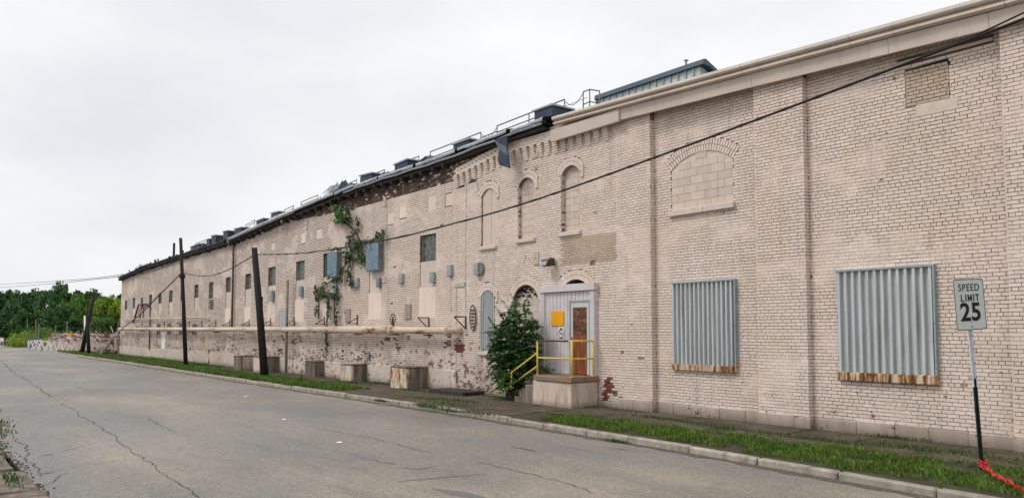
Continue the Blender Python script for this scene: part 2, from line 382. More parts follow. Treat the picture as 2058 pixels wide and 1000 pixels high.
# cracks: jagged open joints lying in the road
def crack(pts, wd=.02, name='crack', mat='crack', jag=.05, step=.12):
    P3 = [G(a, b, -.126) for a, b in pts]; m = MB(); line = []
    for a, b in zip(P3, P3[1:]):
        n = max(1, int((b-a).length/step)); 
        for k in range(n): line.append(a.lerp(b, k/n))
    line.append(P3[-1]); vs = []; fs = []
    off = 0
    for i, p in enumerate(line):
        d = (line[min(i+1, len(line)-1)]-line[max(i-1, 0)]).normalized(); nn = Vector((-d.y, d.x, 0))
        off = off*.7+random.uniform(-jag, jag); ww = wd*random.uniform(.25, 1.3)*(0.15 if i in (0, len(line)-1) else 1)
        vs += [p+nn*(off-ww), p+nn*(off+ww)]
        if i: fs.append((2*i-2, 2*i-1, 2*i+1, 2*i))
    m.add(vs, fs); return m.build(name, M[mat], road)
crack([(0, 722), (28, 748), (62, 768)], .014)
crack([(68, 772), (100, 796)], .02)
crack([(124, 810), (153, 825), (158, 833), (185, 847), (200, 857), (235, 881), (262, 905), (300, 930), (340, 957), (362, 968), (395, 992), (420, 1010)], .010, jag=.035)
crack([(110, 908), (180, 893), (240, 880)], .006)
crack([(60, 950), (120, 942), (165, 935), (200, 930), (260, 922)], .006)
crack([(33, 878), (36, 887), (47, 893), (52, 910), (56, 922), (68, 932), (74, 944), (75, 955)], .014, jag=.04)
crack([(75, 978), (100, 970), (128, 948), (122, 962), (80, 980)], .005)
crack([(300, 838), (330, 858), (350, 868)], .008)
crack([(350, 868), (420, 860)], .006)
crack([(70, 806), (180, 797), (260, 793), (400, 790)], .012)
crack([(755, 880), (800, 893), (850, 905), (875, 908)], .009)
crack([(700, 910), (760, 925), (790, 932), (812, 932)], .008)
crack([(960, 925), (1050, 950), (1120, 965), (1200, 990)], .008)
crack([(640, 860), (760, 880)], .006)
crack([(1026, 897), (1050, 900), (1078, 907)], .035, 'tar_patch', 'oil', .02)
crack([(168, 747), (190, 746)], .05, 'tar_patch', 'oil', .02); crack([(246, 743), (278, 744)], .06, 'tar_patch', 'oil', .02)
crack([(45, 761), (60, 760)], .06, 'tar_patch', 'oil', .02)
crack([(80, 915), (108, 911)], .03, 'tar_patch', 'oil', .02); crack([(75, 953), (110, 947)], .025, 'tar_patch', 'oil', .02)
def skid(pts, wd): crack(pts, wd, 'skid_mark', 'skid', .01, .3)
qs = NM('rubber smear', .85); ns_ = qs.noise(40, 3, .8); M['skid'] = qs.out(qs.ramp(ns_, [(.35, (.10, .10, .105)), (.6, (.2, .195, .19)), (.72, (.36, .34, .31))]))
skid([(800, 966), (860, 961), (905, 956), (985, 951)], .07); skid([(800, 938), (838, 942), (878, 935)], .05); skid([(870, 980), (920, 990), (990, 1003)], .12)
gsv = []; gsf = []; gi = 0
for x in np.arange(6, -75, -.22):
    ww = .16+.16*(.5+noise.noise(Vector((x*1.7, 2, 0))))+.08*random.random(); gsv += [(x, kerb_y(x)+.06, -.124), (x, kerb_y(x)+.06-ww, -.124)]
    if gi: gsf.append((2*gi-2, 2*gi-1, 2*gi+1, 2*gi))
    gi += 1
qg = NM('gutter silt', .95); ng = qg.noise(22, 6, .8); M['silt'] = qg.out(qg.ramp(ng, [(.36, (.05, .042, .032)), (.52, (.12, .10, .078)), (.7, (.26, .22, .17))]))
gm = MB(); gm.add(gsv, gsf); gm.build('gutter_silt', M['silt'], road, kind='stuff')
# verge, pavement base
v = MB(); vs = []; fs = []
xs = [60]+[8-i*2 for i in range(45)]
for i, x in enumerate(xs):
    vs += [(x, kerb_y(x)+.12, -.012), (x, .1, -.012), (x, kerb_y(x)+.12, -.35)]
    if i: fs += [(3*i-3, 3*i-2, 3*i+1, 3*i), (3*i-3, 3*i, 3*i+2, 3*i-1)]
v.add(vs, fs); tag(v.build('verge', M['soil']), kind='structure')
# kerb stones
kerb = tag(bpy.data.objects.new('kerb', None), kind='structure'); COL.objects.link(kerb)
KJ = [2058, 1874, 1677, 1518, 1384, 1262, 1177, 1092, 1020, 957, 900, 850, 804, 762, 724, 697, 670, 640, 602, 587, 563, 542, 520, 497, 462, 440, 415, 392, 372, 352, 338, 322, 310, 300, 290, 280, 268, 255, 240, 228, 215, 204, 194, 184, 175, 167, 160, 152, 145, 138, 131, 126]
def kerb_at(px):
    # x where the pixel column meets the kerb line
    d = ray(px, 700); lo = 2.; 
    t = 5.
    for _ in range(60):
        p = CAM+d*t; t += (kerb_y(p.x)-p.y)*.6/abs(d.y) if d.y else 0
    return (CAM+d*t).x
kxs = [8, 6.2, 4.4, 2.6, .8, -1., -2.7]+[kerb_at(p) for p in KJ]
for a, b in zip(kxs, kxs[1:]):
    if a-b < .15: continue
    m = MB(); j = .012; L_ = a-b
    m.bevbox(b+j, a-j, -.085, .085, -.3, 0, .025, 0, .006)
    me_ang = math.atan2(kerb_y(a)-kerb_y(b), a-b); rot = Matrix.Rotation(me_ang+random.uniform(-.008, .008), 3, 'Z'); c = Vector(((a+b)/2, 0, 0)); yy = (kerb_y(a)+kerb_y(b))/2+.1+random.uniform(-.015, .015); dz = random.uniform(-.018, .012)
    m.v = [tuple(rot @ (Vector(q)-c)+c+Vector((0, yy-.04, dz))) for q in m.v]
    m.build('kerb_stone', M['kerb'], kerb)
# pavement slabs
side = tag(bpy.data.objects.new('pavement', None), kind='structure'); COL.objects.link(side)
x = 8.
while x > -34:
    L_ = random.choice([1.45, 1.5, 1.55])
    if x > -13.6: rows = [(-2.2, -1.12), (-1.09, -.02)]
    elif x > -24: rows = [(kerb_y(x-L_/2)+.16, -2.55), (-2.52, -1.35), (-1.32, -.02)]
    else: rows = [(-1.9, -1.0), (-.97, -.02)]
    for a, b in rows:
        m = MB(); t1, t2 = random.uniform(-.012, .012), random.uniform(-.01, .01)
        m.bevbox(x-L_+.012, x-.012, a, b, -.08, 0, .012, 0, .003)
        m.v = [(p[0], p[1], p[2]+t1*(p[0]-x)/L_+t2) for p in m.v]
        m.build('paving_slab', M['slab'], side)
    x -= L_
# broken old kerb and paving at the near left
lk = tag(bpy.data.objects.new('old_kerb', None), kind='structure'); COL.objects.link(lk)
for i in range(10):
    x = -4-i*2.0
    m = MB(); m.bevbox(x-1.97, x, ROADL-.55+random.uniform(-.05, .03), ROADL-.02+random.uniform(-.1, .03), -.3, -.075+random.uniform(-.02, .02), .03, 0, .03); m.build('kerb_stone', M['grimy'], lk)
m = MB(); m.bb(-400, 60, ROADL-60, ROADL-.56, -.3, -.12); tag(m.build('left_verge', M['soil']), kind='structure')
m = MB()
for i in range(420):
    p = Vector((random.uniform(-21, -7), ROADL+abs(random.gauss(0, .09))-.04, -.125)); s_ = random.uniform(.006, .03)
    m.box(p, (s_, s_, s_), 0, Matrix.Rotation(random.random()*3, 3, 'Z'))
tag(m.build('loose_stones', M['silt']), 'loose broken stones along the near left road edge', 'gravel', kind='stuff')

# ------------------------------------------------------------------ grass
def blades(name, regions, mat, h0, h1, label, seed, kind='stuff', wd=.007, parent=None):
    rg = np.random.default_rng(seed); P = []
    for (fn, n) in regions: P.append(fn(rg, n))
    P = np.concatenate(P); n = len(P); h = rg.uniform(h0, h1, n)*P[:, 3]; a = rg.uniform(0, 2*np.pi, n); lean = rg.uniform(.1, .9, n)*h; la = rg.uniform(0, 2*np.pi, n)
    wdt = wd*rg.uniform(.6, 1.6, n)*np.maximum(1, np.abs(P[:, 0])/14)
    b = P[:, :3]; wx = np.stack([np.cos(a)*wdt, np.sin(a)*wdt, np.zeros(n)], 1)
    mid = b+np.stack([np.cos(la)*lean*.35, np.sin(la)*lean*.35, h*.62], 1); tip = b+np.stack([np.cos(la)*lean, np.sin(la)*lean, h], 1)
    V = np.stack([b-wx, b+wx, mid+wx*.8, mid-wx*.8, tip], 1).reshape(-1, 3)
    base = (np.arange(n)*5)[:, None]; lp = np.concatenate([base+np.array([[0, 1, 2, 3]]), base+np.array([[3, 2, 4]])], 1).ravel()
    o = fast_mesh(name, V, np.tile([4, 3], n), lp, mat, parent=parent)
    if label: tag(o, label, 'grass', kind=kind)
    return o
def strip(x0, x1, ya, yb, hz=.0, dens=None, edge=.12):
    def f(rg, n):
        out = []
        while len(out) < n:
            m_ = (n-len(out))*3+200; x = rg.uniform(x0, x1, m_); u = rg.random(m_)
            for xx, uu in zip(x, u):
                lo = kerb_y(xx)+.2+ya if ya <= 1 else ya; hi = yb; y = lo+(hi-lo)*uu
                nz_ = noise.noise(Vector((xx*.9, y*1.6, 3.1)))+.55*noise.noise(Vector((xx*3, y*4, 1.)))
                if min(y-lo, hi-y) < edge*(.4+.9*noise.noise(Vector((xx*1.4, 7, y)))): continue
                if dens and nz_ < dens: continue
                out.append((xx, y, hz, 1+.9*max(0, nz_)))
                if len(out) >= n: break
        return np.array(out)
    return f
blades('grass_verge', [(strip(-13.6, 6, 0, -2.05, dens=-.22), 36000)], M['grass'], .03, .085, 'green grass verge between kerb and pavement beneath the speed limit sign', 1)
blades('grass_verge', [(strip(-48, -24.5, 0, -1.85, dens=-.5), 20000), (strip(-80, -48, 0, -.25, dens=-.5), 16000), (strip(-90, -78, 0, -.25, dens=-.5), 4000)], M['grass'], .05, .13, 'long green grass strip under the leaning utility poles', 2, wd=.006)
def tufts(cs):
    def f(rg, n):
        k = np.array(cs); i = rg.integers(0, len(k), n); c = k[i]; return np.stack([c[:, 0]+rg.normal(0, 1, n)*c[:, 2]*2.2, c[:, 1]+rg.normal(0, 1, n)*c[:, 2]*.5, np.zeros(n)+.0, rg.uniform(.5, 1.3, n)], 1)
    return f
cs = []
for px, py, rr in [(830, 784, .2), (870, 802, .35), (930, 806, .4), (900, 812, .3), (980, 785, .2), (1010, 800, .2), (860, 815, .2), (960, 830, .2), (1130, 835, .12), (1210, 820, .3), (1310, 838, .2), (1365, 846, .2), (1450, 858, .2), (1552, 872, .25), (1640, 884, .2), (1740, 893, .25), (1930, 912, .35), (1800, 880, .15), (770, 770, .3), (700, 768, .4), (740, 760, .3), (640, 745, .3), (1100, 748, .1), (1240, 888, .06), (765, 806, .08), (860, 818, .1), (905, 826, .12), (555, 742, .3), (430, 735, .4), (1850, 900, .3), (2000, 925, .3)]:
    p = G(px, py, 0); cs.append((p.x, p.y, rr))
blades('weed_tufts', [(tufts(cs), 9000)], M['weed'], .02, .07, 'scattered weeds growing in the pavement joints beside the wall', 3)
cs2 = [(G(5, 880, -.1).x, G(5, 880, -.1).y-.05, .2), (G(0, 862, -.1).x, G(0, 862, -.1).y, .2), (G(40, 980, -.1).x, G(40, 980, -.1).y-.1, .12), (-14, -13.9, .3), (-17, -13.9, .4), (-20, -13.8, .6), (-24, -13.9, .9)]
blades('verge_weeds', [(tufts(cs2), 600)], M['weed'], .03, .13, 'rough weeds along the broken kerb at the near left corner', 4)

# ------------------------------------------------------------------ the factory
bld = empty('factory_building', (-30, 6, 0), 'long derelict painted brick factory with a beige wall running away along the street', 'building')
EAVE = [(-74.2, 6.75), (-71.5, 6.85), (-66, 7.1), (-57.4, 7.25), (-51, 7.32), (-44.5, 7.36), (-38, 7.72), (-32, 8.0), (-27.5, 8.1), (-22.3, 8.1), (-19.5, 8.2), (-16.9, 8.28), (-11, 8.1), (-7.5, 7.97), (-5.2, 7.88), (3, 7.7), (8, 7.6)]
def interp(tab, x):
    if x <= tab[0][0]: return tab[0][1]
    for (a, ya), (b, yb) in zip(tab, tab[1:]):
        if a <= x <= b: return ya+(yb-ya)*(x-a)/(b-a)
    return tab[-1][1]
def eave(x): return interp(EAVE, x)
XA = SX(1310); XP2a = SX(1522); XP2b = SX(1615+8); XP3 = SX(2030); XM = SX(1240); XL = SX(905); XEND = -73.9
XR = 7.0; XP3b = XP3+.95
YB, YM = .17, .035
# openings ---------------------------------------------------------
OP = {'R1': [], 'R2': [], 'M': [], 'L': []}
def op(wall, y, x0, x1, yt, yb, rise=0, depth=.12, ring=0):
    """opening from pixel columns x0,x1 and the rows of its spring line/head and foot at mid width"""
    xm = (x0+x1)/2; a = SX(x0, y); b = SX(x1, y); zt = W(xm, yt, y)[1]; zb = W(xm, yb, y)[1]
    o = dict(a=a, b=b, z0=zb, z1=zt-rise, rise=rise, y=y, depth=depth, ring=ring)   # zt is the crown
    OP[wall].append(o); return o
def arc(o, n=12, extra=0):
    w_ = o['b']-o['a']; h = o['rise']; R_ = (w_*w_/4+h*h)/(2*h); zc = o['z1']+h-R_; xc = (o['a']+o['b'])/2
    th = math.asin(min(1, w_/2/R_)); return [(xc+(R_+extra)*math.sin(-th+2*th*i/n), zc+(R_+extra)*math.cos(-th+2*th*i/n)) for i in range(n+1)], R_, zc, xc, th
def loop(o):
    if o['rise']: pts = arc(o)[0]; return [(o['a'], o['z0'])]+pts+[(o['b'], o['z0'])]
    return [(o['a'], o['z0']), (o['a'], o['z1']), (o['b'], o['z1']), (o['b'], o['z0'])]
upA = op('R1', YB, 1353, 1478, 303, 415, .33, .010, .32)
shA = op('R1', YB, 1355, 1481, 566, 733, 0, .08)
shB = op('R2', YB, 1688, 1882, 540, 750, 0, .08)
patchB = op('R2', YB, 1834, 1924, 125, 203, 0, .03)
u1 = op('M', YM, 967, 996, 379, 494, .22, .04, .25); u2 = op('M', YM, 1041, 1074, 357, 479, .24, .13, .25); u3 = op('M', YM, 1129, 1166, 332, 465, .25, .15, .25)
l1 = op('M', YM, 965, 994, 583, 706, .24, .10, .25); l2 = op('M', YM, 1030, 1083, 572, 772, .5, .16, .28)
l3 = op('M', YM, 1122, 1192, 561, 750, .5, .3, .28)
LW = []
for q in [(843, 875, 470, 525, 576), (741, 766, 494, 545, 588), (648, 668, 508, 556, 600), (593, 610, 525, 563, 602), (537, 552, 537, 574, 611), (491, 503, 549, 581, 616), (452, 462, 558, 587, 619), (418, 427, 566, 600, 622), (389, 397, 572, 598, 626), (361, 367, 579, 603, 630), (338, 345, 583, 607, 632), (317, 323, 588, 610, 633), (298, 304, 592, 612, 634), (265, 270, 599, 619, 634)]:
    LW.append((op('L', YM, q[0], q[1], q[2], q[4], 0, .16), q))
LS = [op('L', YM, 489, 499, 629, 658, 0, .05), op('L', YM, 561, 574, 623, 658, 0, .05), op('L', YM, 256, 262, 601, 630, 0, .05), op('L', YM, 250, 254, 603, 622, 0, .1)]
LV = [op('L', YM, a, b, 650, 672, 0, .06) for a, b in ((315, 322), (336, 344), (360, 369), (386, 395))]+[op('L', YM, 281, 286, 597, 613, 0, .06)]
LD = op('L', YM, 325, 332, 667, 704, 0, .04)
LN = [op('L', YM, *q, 0, .025) for q in [(800, 815, 413, 439), (858, 875, 395, 424), (894, 912, 388, 414), (776, 790, 427, 452), (602, 611, 469, 490), (633, 644, 460, 481), (542, 550, 488, 504), (500, 508, 497, 512)]]

# backing walls ----------------------------------------------------
def backing(x0, x1, y, ops, name='wall', mat='mortar'):
    m = MB(); xs = {x0, x1} | {q[0] for q in EAVE if x0 < q[0] < x1}; loops = [loop(o) for o in ops]
    for l_ in loops: xs |= {p[0] for p in l_}
    xs = sorted(x for x in xs if x0 <= x <= x1)
    def zint(pa, pb, x): return pa[1]+(pb[1]-pa[1])*(x-pa[0])/(pb[0]-pa[0])
    for xa, xb in zip(xs, xs[1:]):
        if xb-xa < 1e-6: continue
        xm_ = (xa+xb)/2; cuts_ = []
        for l_ in loops:
            if not l_[0][0] < xm_ < l_[-1][0]: continue
            for pa, pb in zip(l_, l_[1:]):
                if pb[0]-pa[0] > 1e-6 and pa[0]-1e-6 <= xm_ <= pb[0]+1e-6: cuts_.append((l_[0][1], zint(pa, pb, xa), zint(pa, pb, xb)))
        cuts_.sort(); za = zb = -.3
        for c0, ca, cb in cuts_:
            m.add([(xa, y+.022, za), (xb, y+.022, zb), (xb, y+.022, c0), (xa, y+.022, c0)], [(0, 1, 2, 3)]); za, zb = ca, cb
        m.add([(xa, y+.022, za), (xb, y+.022, zb), (xb, y+.022, eave(xb)-.12), (xa, y+.022, eave(xa)-.12)], [(0, 1, 2, 3)])
    for o in ops:       # reveals
        l_ = loop(o); k = len(l_); m.add([(a, y+.022, b) for a, b in l_]+[(a, y+o['depth']+.03, b) for a, b in l_], [(i, (i+1) % k, k+(i+1) % k, k+i) for i in range(k)])
    return m.build(name, M[mat], bld)
wallR1 = backing(XA, XP2a, YB, OP['R1']); wallR2 = backing(XP2b, XP3, YB, OP['R2']); wallR3 = backing(XP3b, XR, YB, [])
wallM = backing(XL, XM, YM, OP['M']); wallL = backing(XEND, XL, YM, OP['L'])
def pilaster(x0, x1, ztop=None):
    m = MB(); t = (eave((x0+x1)/2)-.45) if ztop is None else ztop
    m.bb(x0+.02, x1-.02, .02, .3, -.3, t); return m.build('pilaster', M['mortar'], bld)
pilA = pilaster(XM, XA); pilB = pilaster(XP2a, XP2b); pilC = pilaster(XP3, XP3b)
# remaining shell: end walls, back, roof deck
m = MB(); m.bb(XEND+.02, XEND+.3, .06, 12, -.3, 6.6); m.build('end_wall', M['paint'], bld)
m = MB(); m.bb(XR-.3, XR, .16, 12, -.3, 7.5); m.build('end_wall', M['paint'], bld)
m = MB(); m.bb(XEND, XR, 12, 12.3, -.3, 7.0); m.build('back_wall', M['paint'], bld)

# bricks -----------------------------------------------------------
ROW, BL = .0712, .212
def holes_at(ops, z, pad=0):
    out = []
    for o in ops:
        top = o['z1']+(o['rise']+o['ring'] if o['rise'] else 0)
        if o['z0'] < z < o['z1']: out.append((o['a'], o['b']))
        elif o['rise'] and o['z1'] <= z < top:
            pts, R_, zc, xc, th = arc(o); Ro = R_+o['ring']
            h = Ro*Ro-(z-zc)**2
            if h > 0:
                h = math.sqrt(h); tl = math.tan(th)*(z-zc) if th < 1.5 else 9
                out.append((xc-min(h, abs(tl)), xc+min(h, abs(tl))))
    return out
nzv = lambda x, y, z=0.: noise.noise(Vector((x, y, z)))
class Bricks:
    def __init__(s): s.rec = []
    def fill(s, u0, u1, z0, ztop, ops, place, key, seed, z_skip=None):
        rg = random.Random(seed); r_ = 0; z = z0
        nrow = int((max(ztop(u0), ztop(u1), ztop((u0+u1)/2))-z0)/ROW)+1
        for r_ in range(nrow):
            z = z0+r_*ROW; zc = z+ROW/2; head = (r_ % 6 == 3); L_ = BL/2 if head else BL
            hs = holes_at(ops, zc); u = u0-(L_/2 if r_ % 2 else 0)-(rg.random()*.02)
            while u < u1:
                l_ = L_*rg.uniform(.97, 1.03); a, b = u, u+l_; u += l_
                segs = [(max(a, u0), min(b, u1))]
                for ha, hb in hs:
                    ns = []
                    for p, q in segs:
                        if hb <= p or ha >= q: ns.append((p, q)); continue
                        if ha > p: ns.append((p, ha))
                        if hb < q: ns.append((hb, q))
                    segs = ns
                for p, q in segs:
                    if q-p < .035: continue
                    if zc > ztop((p+q)/2): continue
                    k = key((p+q)/2, zc, rg)
                    if k is None: continue
                    fill_ = nzv((p+q)*.28, zc*1.0, 5.) + .5*nzv((p+q)*1.1, zc*2.2, 2.)
                    gu = .0042 if fill_ < .1 else (.0008 if fill_ > .3 else .0022); gz = (.0048 if fill_ < .25 else .0018)*(1 if p > -24 else (1.6 if p > -32 else 2.3))
                    wz = .010*nzv(p*.35, zc*.6, 9)
                    s.rec.append((p+gu, q-gu, zc-ROW/2+gz+wz, zc+ROW/2-gz+wz, rg.uniform(-.0022, .0022)+.005*nzv(p*.5, zc*.7, 1), k, place, abs((q-p)-L_) < .012 and not head))
    def emit(s, recs, name, parent, mats, kind='stuff'):
        n = len(recs)
        if not n: return
        V = np.zeros((n, 8, 3)); mi = np.zeros(n, dtype=int); J = rng.uniform(-.0016, .0016, (n, 4, 2))
        for i, (a, b, c, d, dy, k, pl, _) in enumerate(recs):
            bv = .0022
            cor = ((a+bv, c+bv), (b-bv, c+bv), (b-bv, d-bv), (a+bv, d-bv)); out = ((a, c), (b, c), (b, d), (a, d))
            for j in range(4):
                V[i, j] = pl(cor[j][0]+J[i, j, 0], cor[j][1]+J[i, j, 1], dy); V[i, 4+j] = pl(out[j][0], out[j][1], dy+.012 if j >= 0 else 0)
            mi[i] = k
        # a third ring is not needed: the outer ring is pushed to the joint depth
        base = (np.arange(n)*8)[:, None]; quad = np.array([[0, 1, 2, 3, 4, 5, 1, 0, 5, 6, 2, 1, 6, 7, 3, 2, 7, 4, 0, 3]])
        return fast_mesh(name, V.reshape(-1, 3), np.full(n*5, 4), (base+quad).ravel(), mats, np.repeat(mi, 5), parent, kind=kind)
def plane(y): return lambda u, z, d: (u, y+d, z)
def side_pos(x): return lambda u, z, d: (x-d, u, z)      # a face looking to +x
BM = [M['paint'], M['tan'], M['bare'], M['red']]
def key_right(u, z, rg):
    if rg.random() < .0006: return 3
    return 0
SPOTS = [(*W(918, 692), .17, .25), (*W(926, 700), .22, .14), (*W(1222, 775), .14, .22), (*W(1216, 795), .1, .16), (*W(771, 735), .25, .12), (*W(905, 625), .1, .1)]
HOLES = [(*W(1190, 530), .09, .11), (*W(917, 685), .1, .1), (*W(1225, 768), .1, .08), (*W(860, 672), .12, .1), (*W(765, 700), .1, .05), (*W(1235, 790), .1, .08)]
tanb = (SX(1127), SX(1241), W(1127, 535)[1], W(1127, 478)[1])
def key_mid(u, z, rg):
    for (a, b, ra, rb) in HOLES:
        if ((u-a)/ra)**2+((z-b)/rb)**2 < 1: return None
    for (a, b, ra, rb) in SPOTS:
        if ((u-a)/ra)**2+((z-b)/rb)**2 < rg.uniform(.6, 1.3): return 3
    if tanb[0] < u < tanb[1] and tanb[2] < z < tanb[3]: return 1
    if eave(u)-1.1 < z and u < SX(955) and nzv(u*2, z*2, 4) > -.1: return 2 if rg.random() < .5 else 1
    if z < 2 and rg.random() < .012: return None
    return 0
def key_left(u, z, rg):
    for (a, b, ra, rb) in HOLES:
        if ((u-a)/ra)**2+((z-b)/rb)**2 < 1: return None
    e = eave(u)
    if u > -36 and z > e-.35-.45*min(1, (u+36)/6)+.05*nzv(u*2, 3): return 2 if rg.random() > .04 else 0
    if z > e-.28+.3*nzv(u*.8, 1): return 2 if rg.random() < .8 else 1
    if z < 1.9 and nzv(u*.9, z*1.5, 8) > .28 and rg.random() < .35: return rg.choice([2, 3, None])
    if rg.random() < .0015: return None
    return 0
for (a, b, ra, rb) in SPOTS: pass
near = Bricks(); near.fill(XP2b, XP3, -.05, lambda u: eave(u)-.3, OP['R2'], plane(YB), key_right, 11)
near.fill(XP3, XP3b, -.05, lambda u: eave(u)-.42, [], plane(0), key_right, 12)
# the 300 bricks that show largest become objects of their own
cand = []
for i, rc in enumerate(near.rec):
    if not rc[7] or rc[5] != 0: continue
    x, y, f = project(Vector(rc[6]((rc[0]+rc[1])/2, (rc[2]+rc[3])/2, 0)))
    if 0 < x < 2045 and 20 < y < 850: cand.append((rc[0], i))
cand.sort(reverse=True); pick = set(i for _, i in cand[:300])
proto = []
for q in range(8):
    m = MB(); L2, H2, bv = (BL-.0084)/2, (ROW-.0096)/2, .0022; jj = lambda: random.uniform(-.0016, .0016)
    fr = [(-L2+bv+jj(), 0, -H2+bv+jj()), (L2-bv+jj(), 0, -H2+bv+jj()), (L2-bv+jj(), 0, H2-bv+jj()), (-L2+bv+jj(), 0, H2-bv+jj())]
    md = [(-L2, .006, -H2), (L2, .006, -H2), (L2, .006, H2), (-L2, .006, H2)]; bk = [(a, .05, c) for a, _, c in md]
    m.add(fr+md+bk, [(0, 1, 2, 3), (4, 5, 1, 0), (5, 6, 2, 1), (6, 7, 3, 2), (7, 4, 0, 3), (8, 9, 5, 4), (9, 10, 6, 5), (10, 11, 7, 6), (11, 8, 4, 7)])
    me = bpy.data.meshes.new('brick'); me.from_pydata(m.v, [], m.f); me.materials.append(M['paint']); proto.append(me)
for i in sorted(pick):
    rc = near.rec[i]; c = Vector(rc[6]((rc[0]+rc[1])/2, (rc[2]+rc[3])/2, rc[4]))
    o = bpy.data.objects.new('brick', proto[i % 8]); COL.objects.link(o); adopt(o, wallR2); o.location = c
near.emit([r_ for i, r_ in enumerate(near.rec) if i not in pick], 'bricks', wallR2, BM)
B = Bricks(); B.fill(XP3b, XR, -.05, lambda u: eave(u)-.3, [], plane(YB), key_right, 13); B.emit(B.rec, 'bricks', wallR3, BM)
B = Bricks(); B.fill(XA, XP2a, -.05, lambda u: eave(u)-.3, OP['R1'], plane(YB), key_right, 14)
B.fill(XA-.0, XA, 0, lambda u: 0, [], plane(0), key_right, 15); B.emit(B.rec, 'bricks', wallR1, BM)
for x0, x1, pm, sd_ in ((XM, XA, pilA, 21), (XP2a, XP2b, pilB, 22)):
    B = Bricks(); B.fill(x0, x1, -.05, lambda u: eave(u)-.42, [], plane(0), key_right if x0 > -13 else key_mid, sd_)
    B.fill(.012, YB+.01, -.05, lambda u: 7.5, [], side_pos(x1), lambda a, b, c: 0, sd_+40); B.emit(B.rec, 'bricks', pm, BM)
B = Bricks(); B.fill(.012, YB+.01, -.05, lambda u: 7.3, [], side_pos(XP3b), lambda a, b, c: 0, 77); B.emit(B.rec, 'bricks', pilC, BM)
B = Bricks(); B.fill(XL, XM, -.05, lambda u: eave(u)-.12, OP['M'], plane(YM), key_mid, 31)
for o in OP['M'][:5]:
    if o['depth'] > .08: B.fill(YM+.012, YM+o['depth'], o['z0'], lambda u, t=o['z1']+.04: t, [], side_pos(o['a']), lambda a, b, c: 0, 33)
B.emit(B.rec, 'bricks', wallM, BM)
B = Bricks(); B.fill(XEND, XL, -.05, lambda u: eave(u)-.14, OP['L'], plane(YM), key_left, 32)
B.emit(B.rec, 'bricks', wallL, BM)

# plinth -------------------------------------------------------------
def plinth(x0, x1, y, h, mat='pale'):
    m = MB(); x = x0
    while x < x1:
        l_ = min(random.uniform(1.1, 2.3) if h > .4 else random.uniform(.5, 1.0), x1-x); hh = h+random.uniform(-.02, .02)-(.03 if h < .4 else 0)
        m.bevbox(x+.004, x+l_-.004, y-(.035 if h > .4 else .018)+random.uniform(-.004, .004), y+.1, -.2, hh, .012, 0, .008); x += l_
    return m.build('plinth', M[mat], bld)
plinth(XA, XP2a, YB, .27, 'plinth'); plinth(XP2b, XP3, YB, .27, 'plinth'); plinth(XP3b, XR, YB, .27, 'plinth')
plinth(XM, XA, 0, .3, 'plinth'); plinth(XP2a-.02, XP2b+.03, 0, .27, 'plinth'); plinth(XP3-.02, XP3b+.03, 0, .27, 'plinth')
PX = [(SX(915), .62), (SX(700), .66)]
plinth(SX(855), SX(916), YM, .66); plinth(SX(470), SX(785), YM, .68); plinth(XEND, SX(470), YM, .78)

# arches -------------------------------------------------------------
def brick_arch(o, rings=2, mat='paint'):
    pts, R_, zc, xc, th = arc(o); m = MB(); rw = o['ring']/rings
    for r_ in range(rings):
        ri = R_+rw*r_+.004; ro = R_+rw*(r_+1)-.006; n = max(5, int(2*th*(ri+ro)/2/.078)); 
        for i in range(n):
            t0 = -th+2*th*i/n+.006; t1 = -th+2*th*(i+1)/n-.006; y0 = o['y']-.003+random.uniform(-.003, .003)
            P = [(xc+q*math.sin(t), zc+q*math.cos(t)) for q, t in ((ri, t0), (ri, t1), (ro, t1), (ro, t0))]
            cx = sum(p[0] for p in P)/4; cz = sum(p[1] for p in P)/4; F_ = [(cx+(p[0]-cx)*.93, cz+(p[1]-cz)*.96) for p in P]
            m.add([(a, y0, b) for a, b in F_]+[(a, y0+.006, b) for a, b in P]+[(a, y0+.06, b) for a, b in P], [(0, 1, 2, 3)]+[(j, (j+1) % 4, 4+(j+1) % 4, 4+j) for j in range(4)]+[(4+j, 4+(j+1) % 4, 8+(j+1) % 4, 8+j) for j in range(4)])
    return m.build('brick_arch', M[mat], bld, kind='stuff')
for o in (upA, u1, u2, u3, l1, l2, l3): brick_arch(o, 2)
def hood(o, side=1):       # dripstone ends of the old arches
    m = MB(); x = o['b']+.13; z = o['z1']
    m.bevbox(x, x+.055, o['y']-.05, o['y']+.01, z-.16, z+.22, .008); m.bevbox(x-.06, x, o['y']-.05, o['y']+.01, z-.16, z-.1, .008)
    m.build('label_stop', M['paint'], bld)
for o in (u1, u2, u3, l1, l3): hood(o)
# block infills ------------------------------------------------------
def infill(o, bw=.4, bh=.2, mat='block', z_to=None, name='block_infill', inset=0):
    y = o['y']+o['depth']; m = MB(); top = o['z1']+o['rise']; pts = None
    if o['rise']: pts, R_, zc, xc, th = arc(o)
    z = o['z0']; r_ = 0
    m.bb(o['a'], o['b'], y+.012, y+.03, o['z0']-.02, top+.02)
    while z < (z_to or top):
        z1 = min(z+bh, z_to or top); x = o['a']-(bw/2 if r_ % 2 else 0); zm = z1-.01
        lo, hi = o['a'], o['b']
        if o['rise'] and zm > o['z1']:
            h = math.sqrt(max(0, R_*R_-(zm-zc)**2)); lo, hi = max(lo, xc-h), min(hi, xc+h)
        while x < hi:
            a, b = max(x, lo), min(x+bw, hi)
            if b-a > .03: m.bevbox(a+.003, b-.003, y-.002+random.uniform(-.003, .003), y+.02, z+.003, z1-.003, .004)
            x += bw
        z = z1; r_ += 1
    return m.build(name, M[mat], bld)
infill(upA); infill(u1, .6, 2.4); infill(u2); infill(u3)
infill(l2, z_to=l2['z1']+.1)
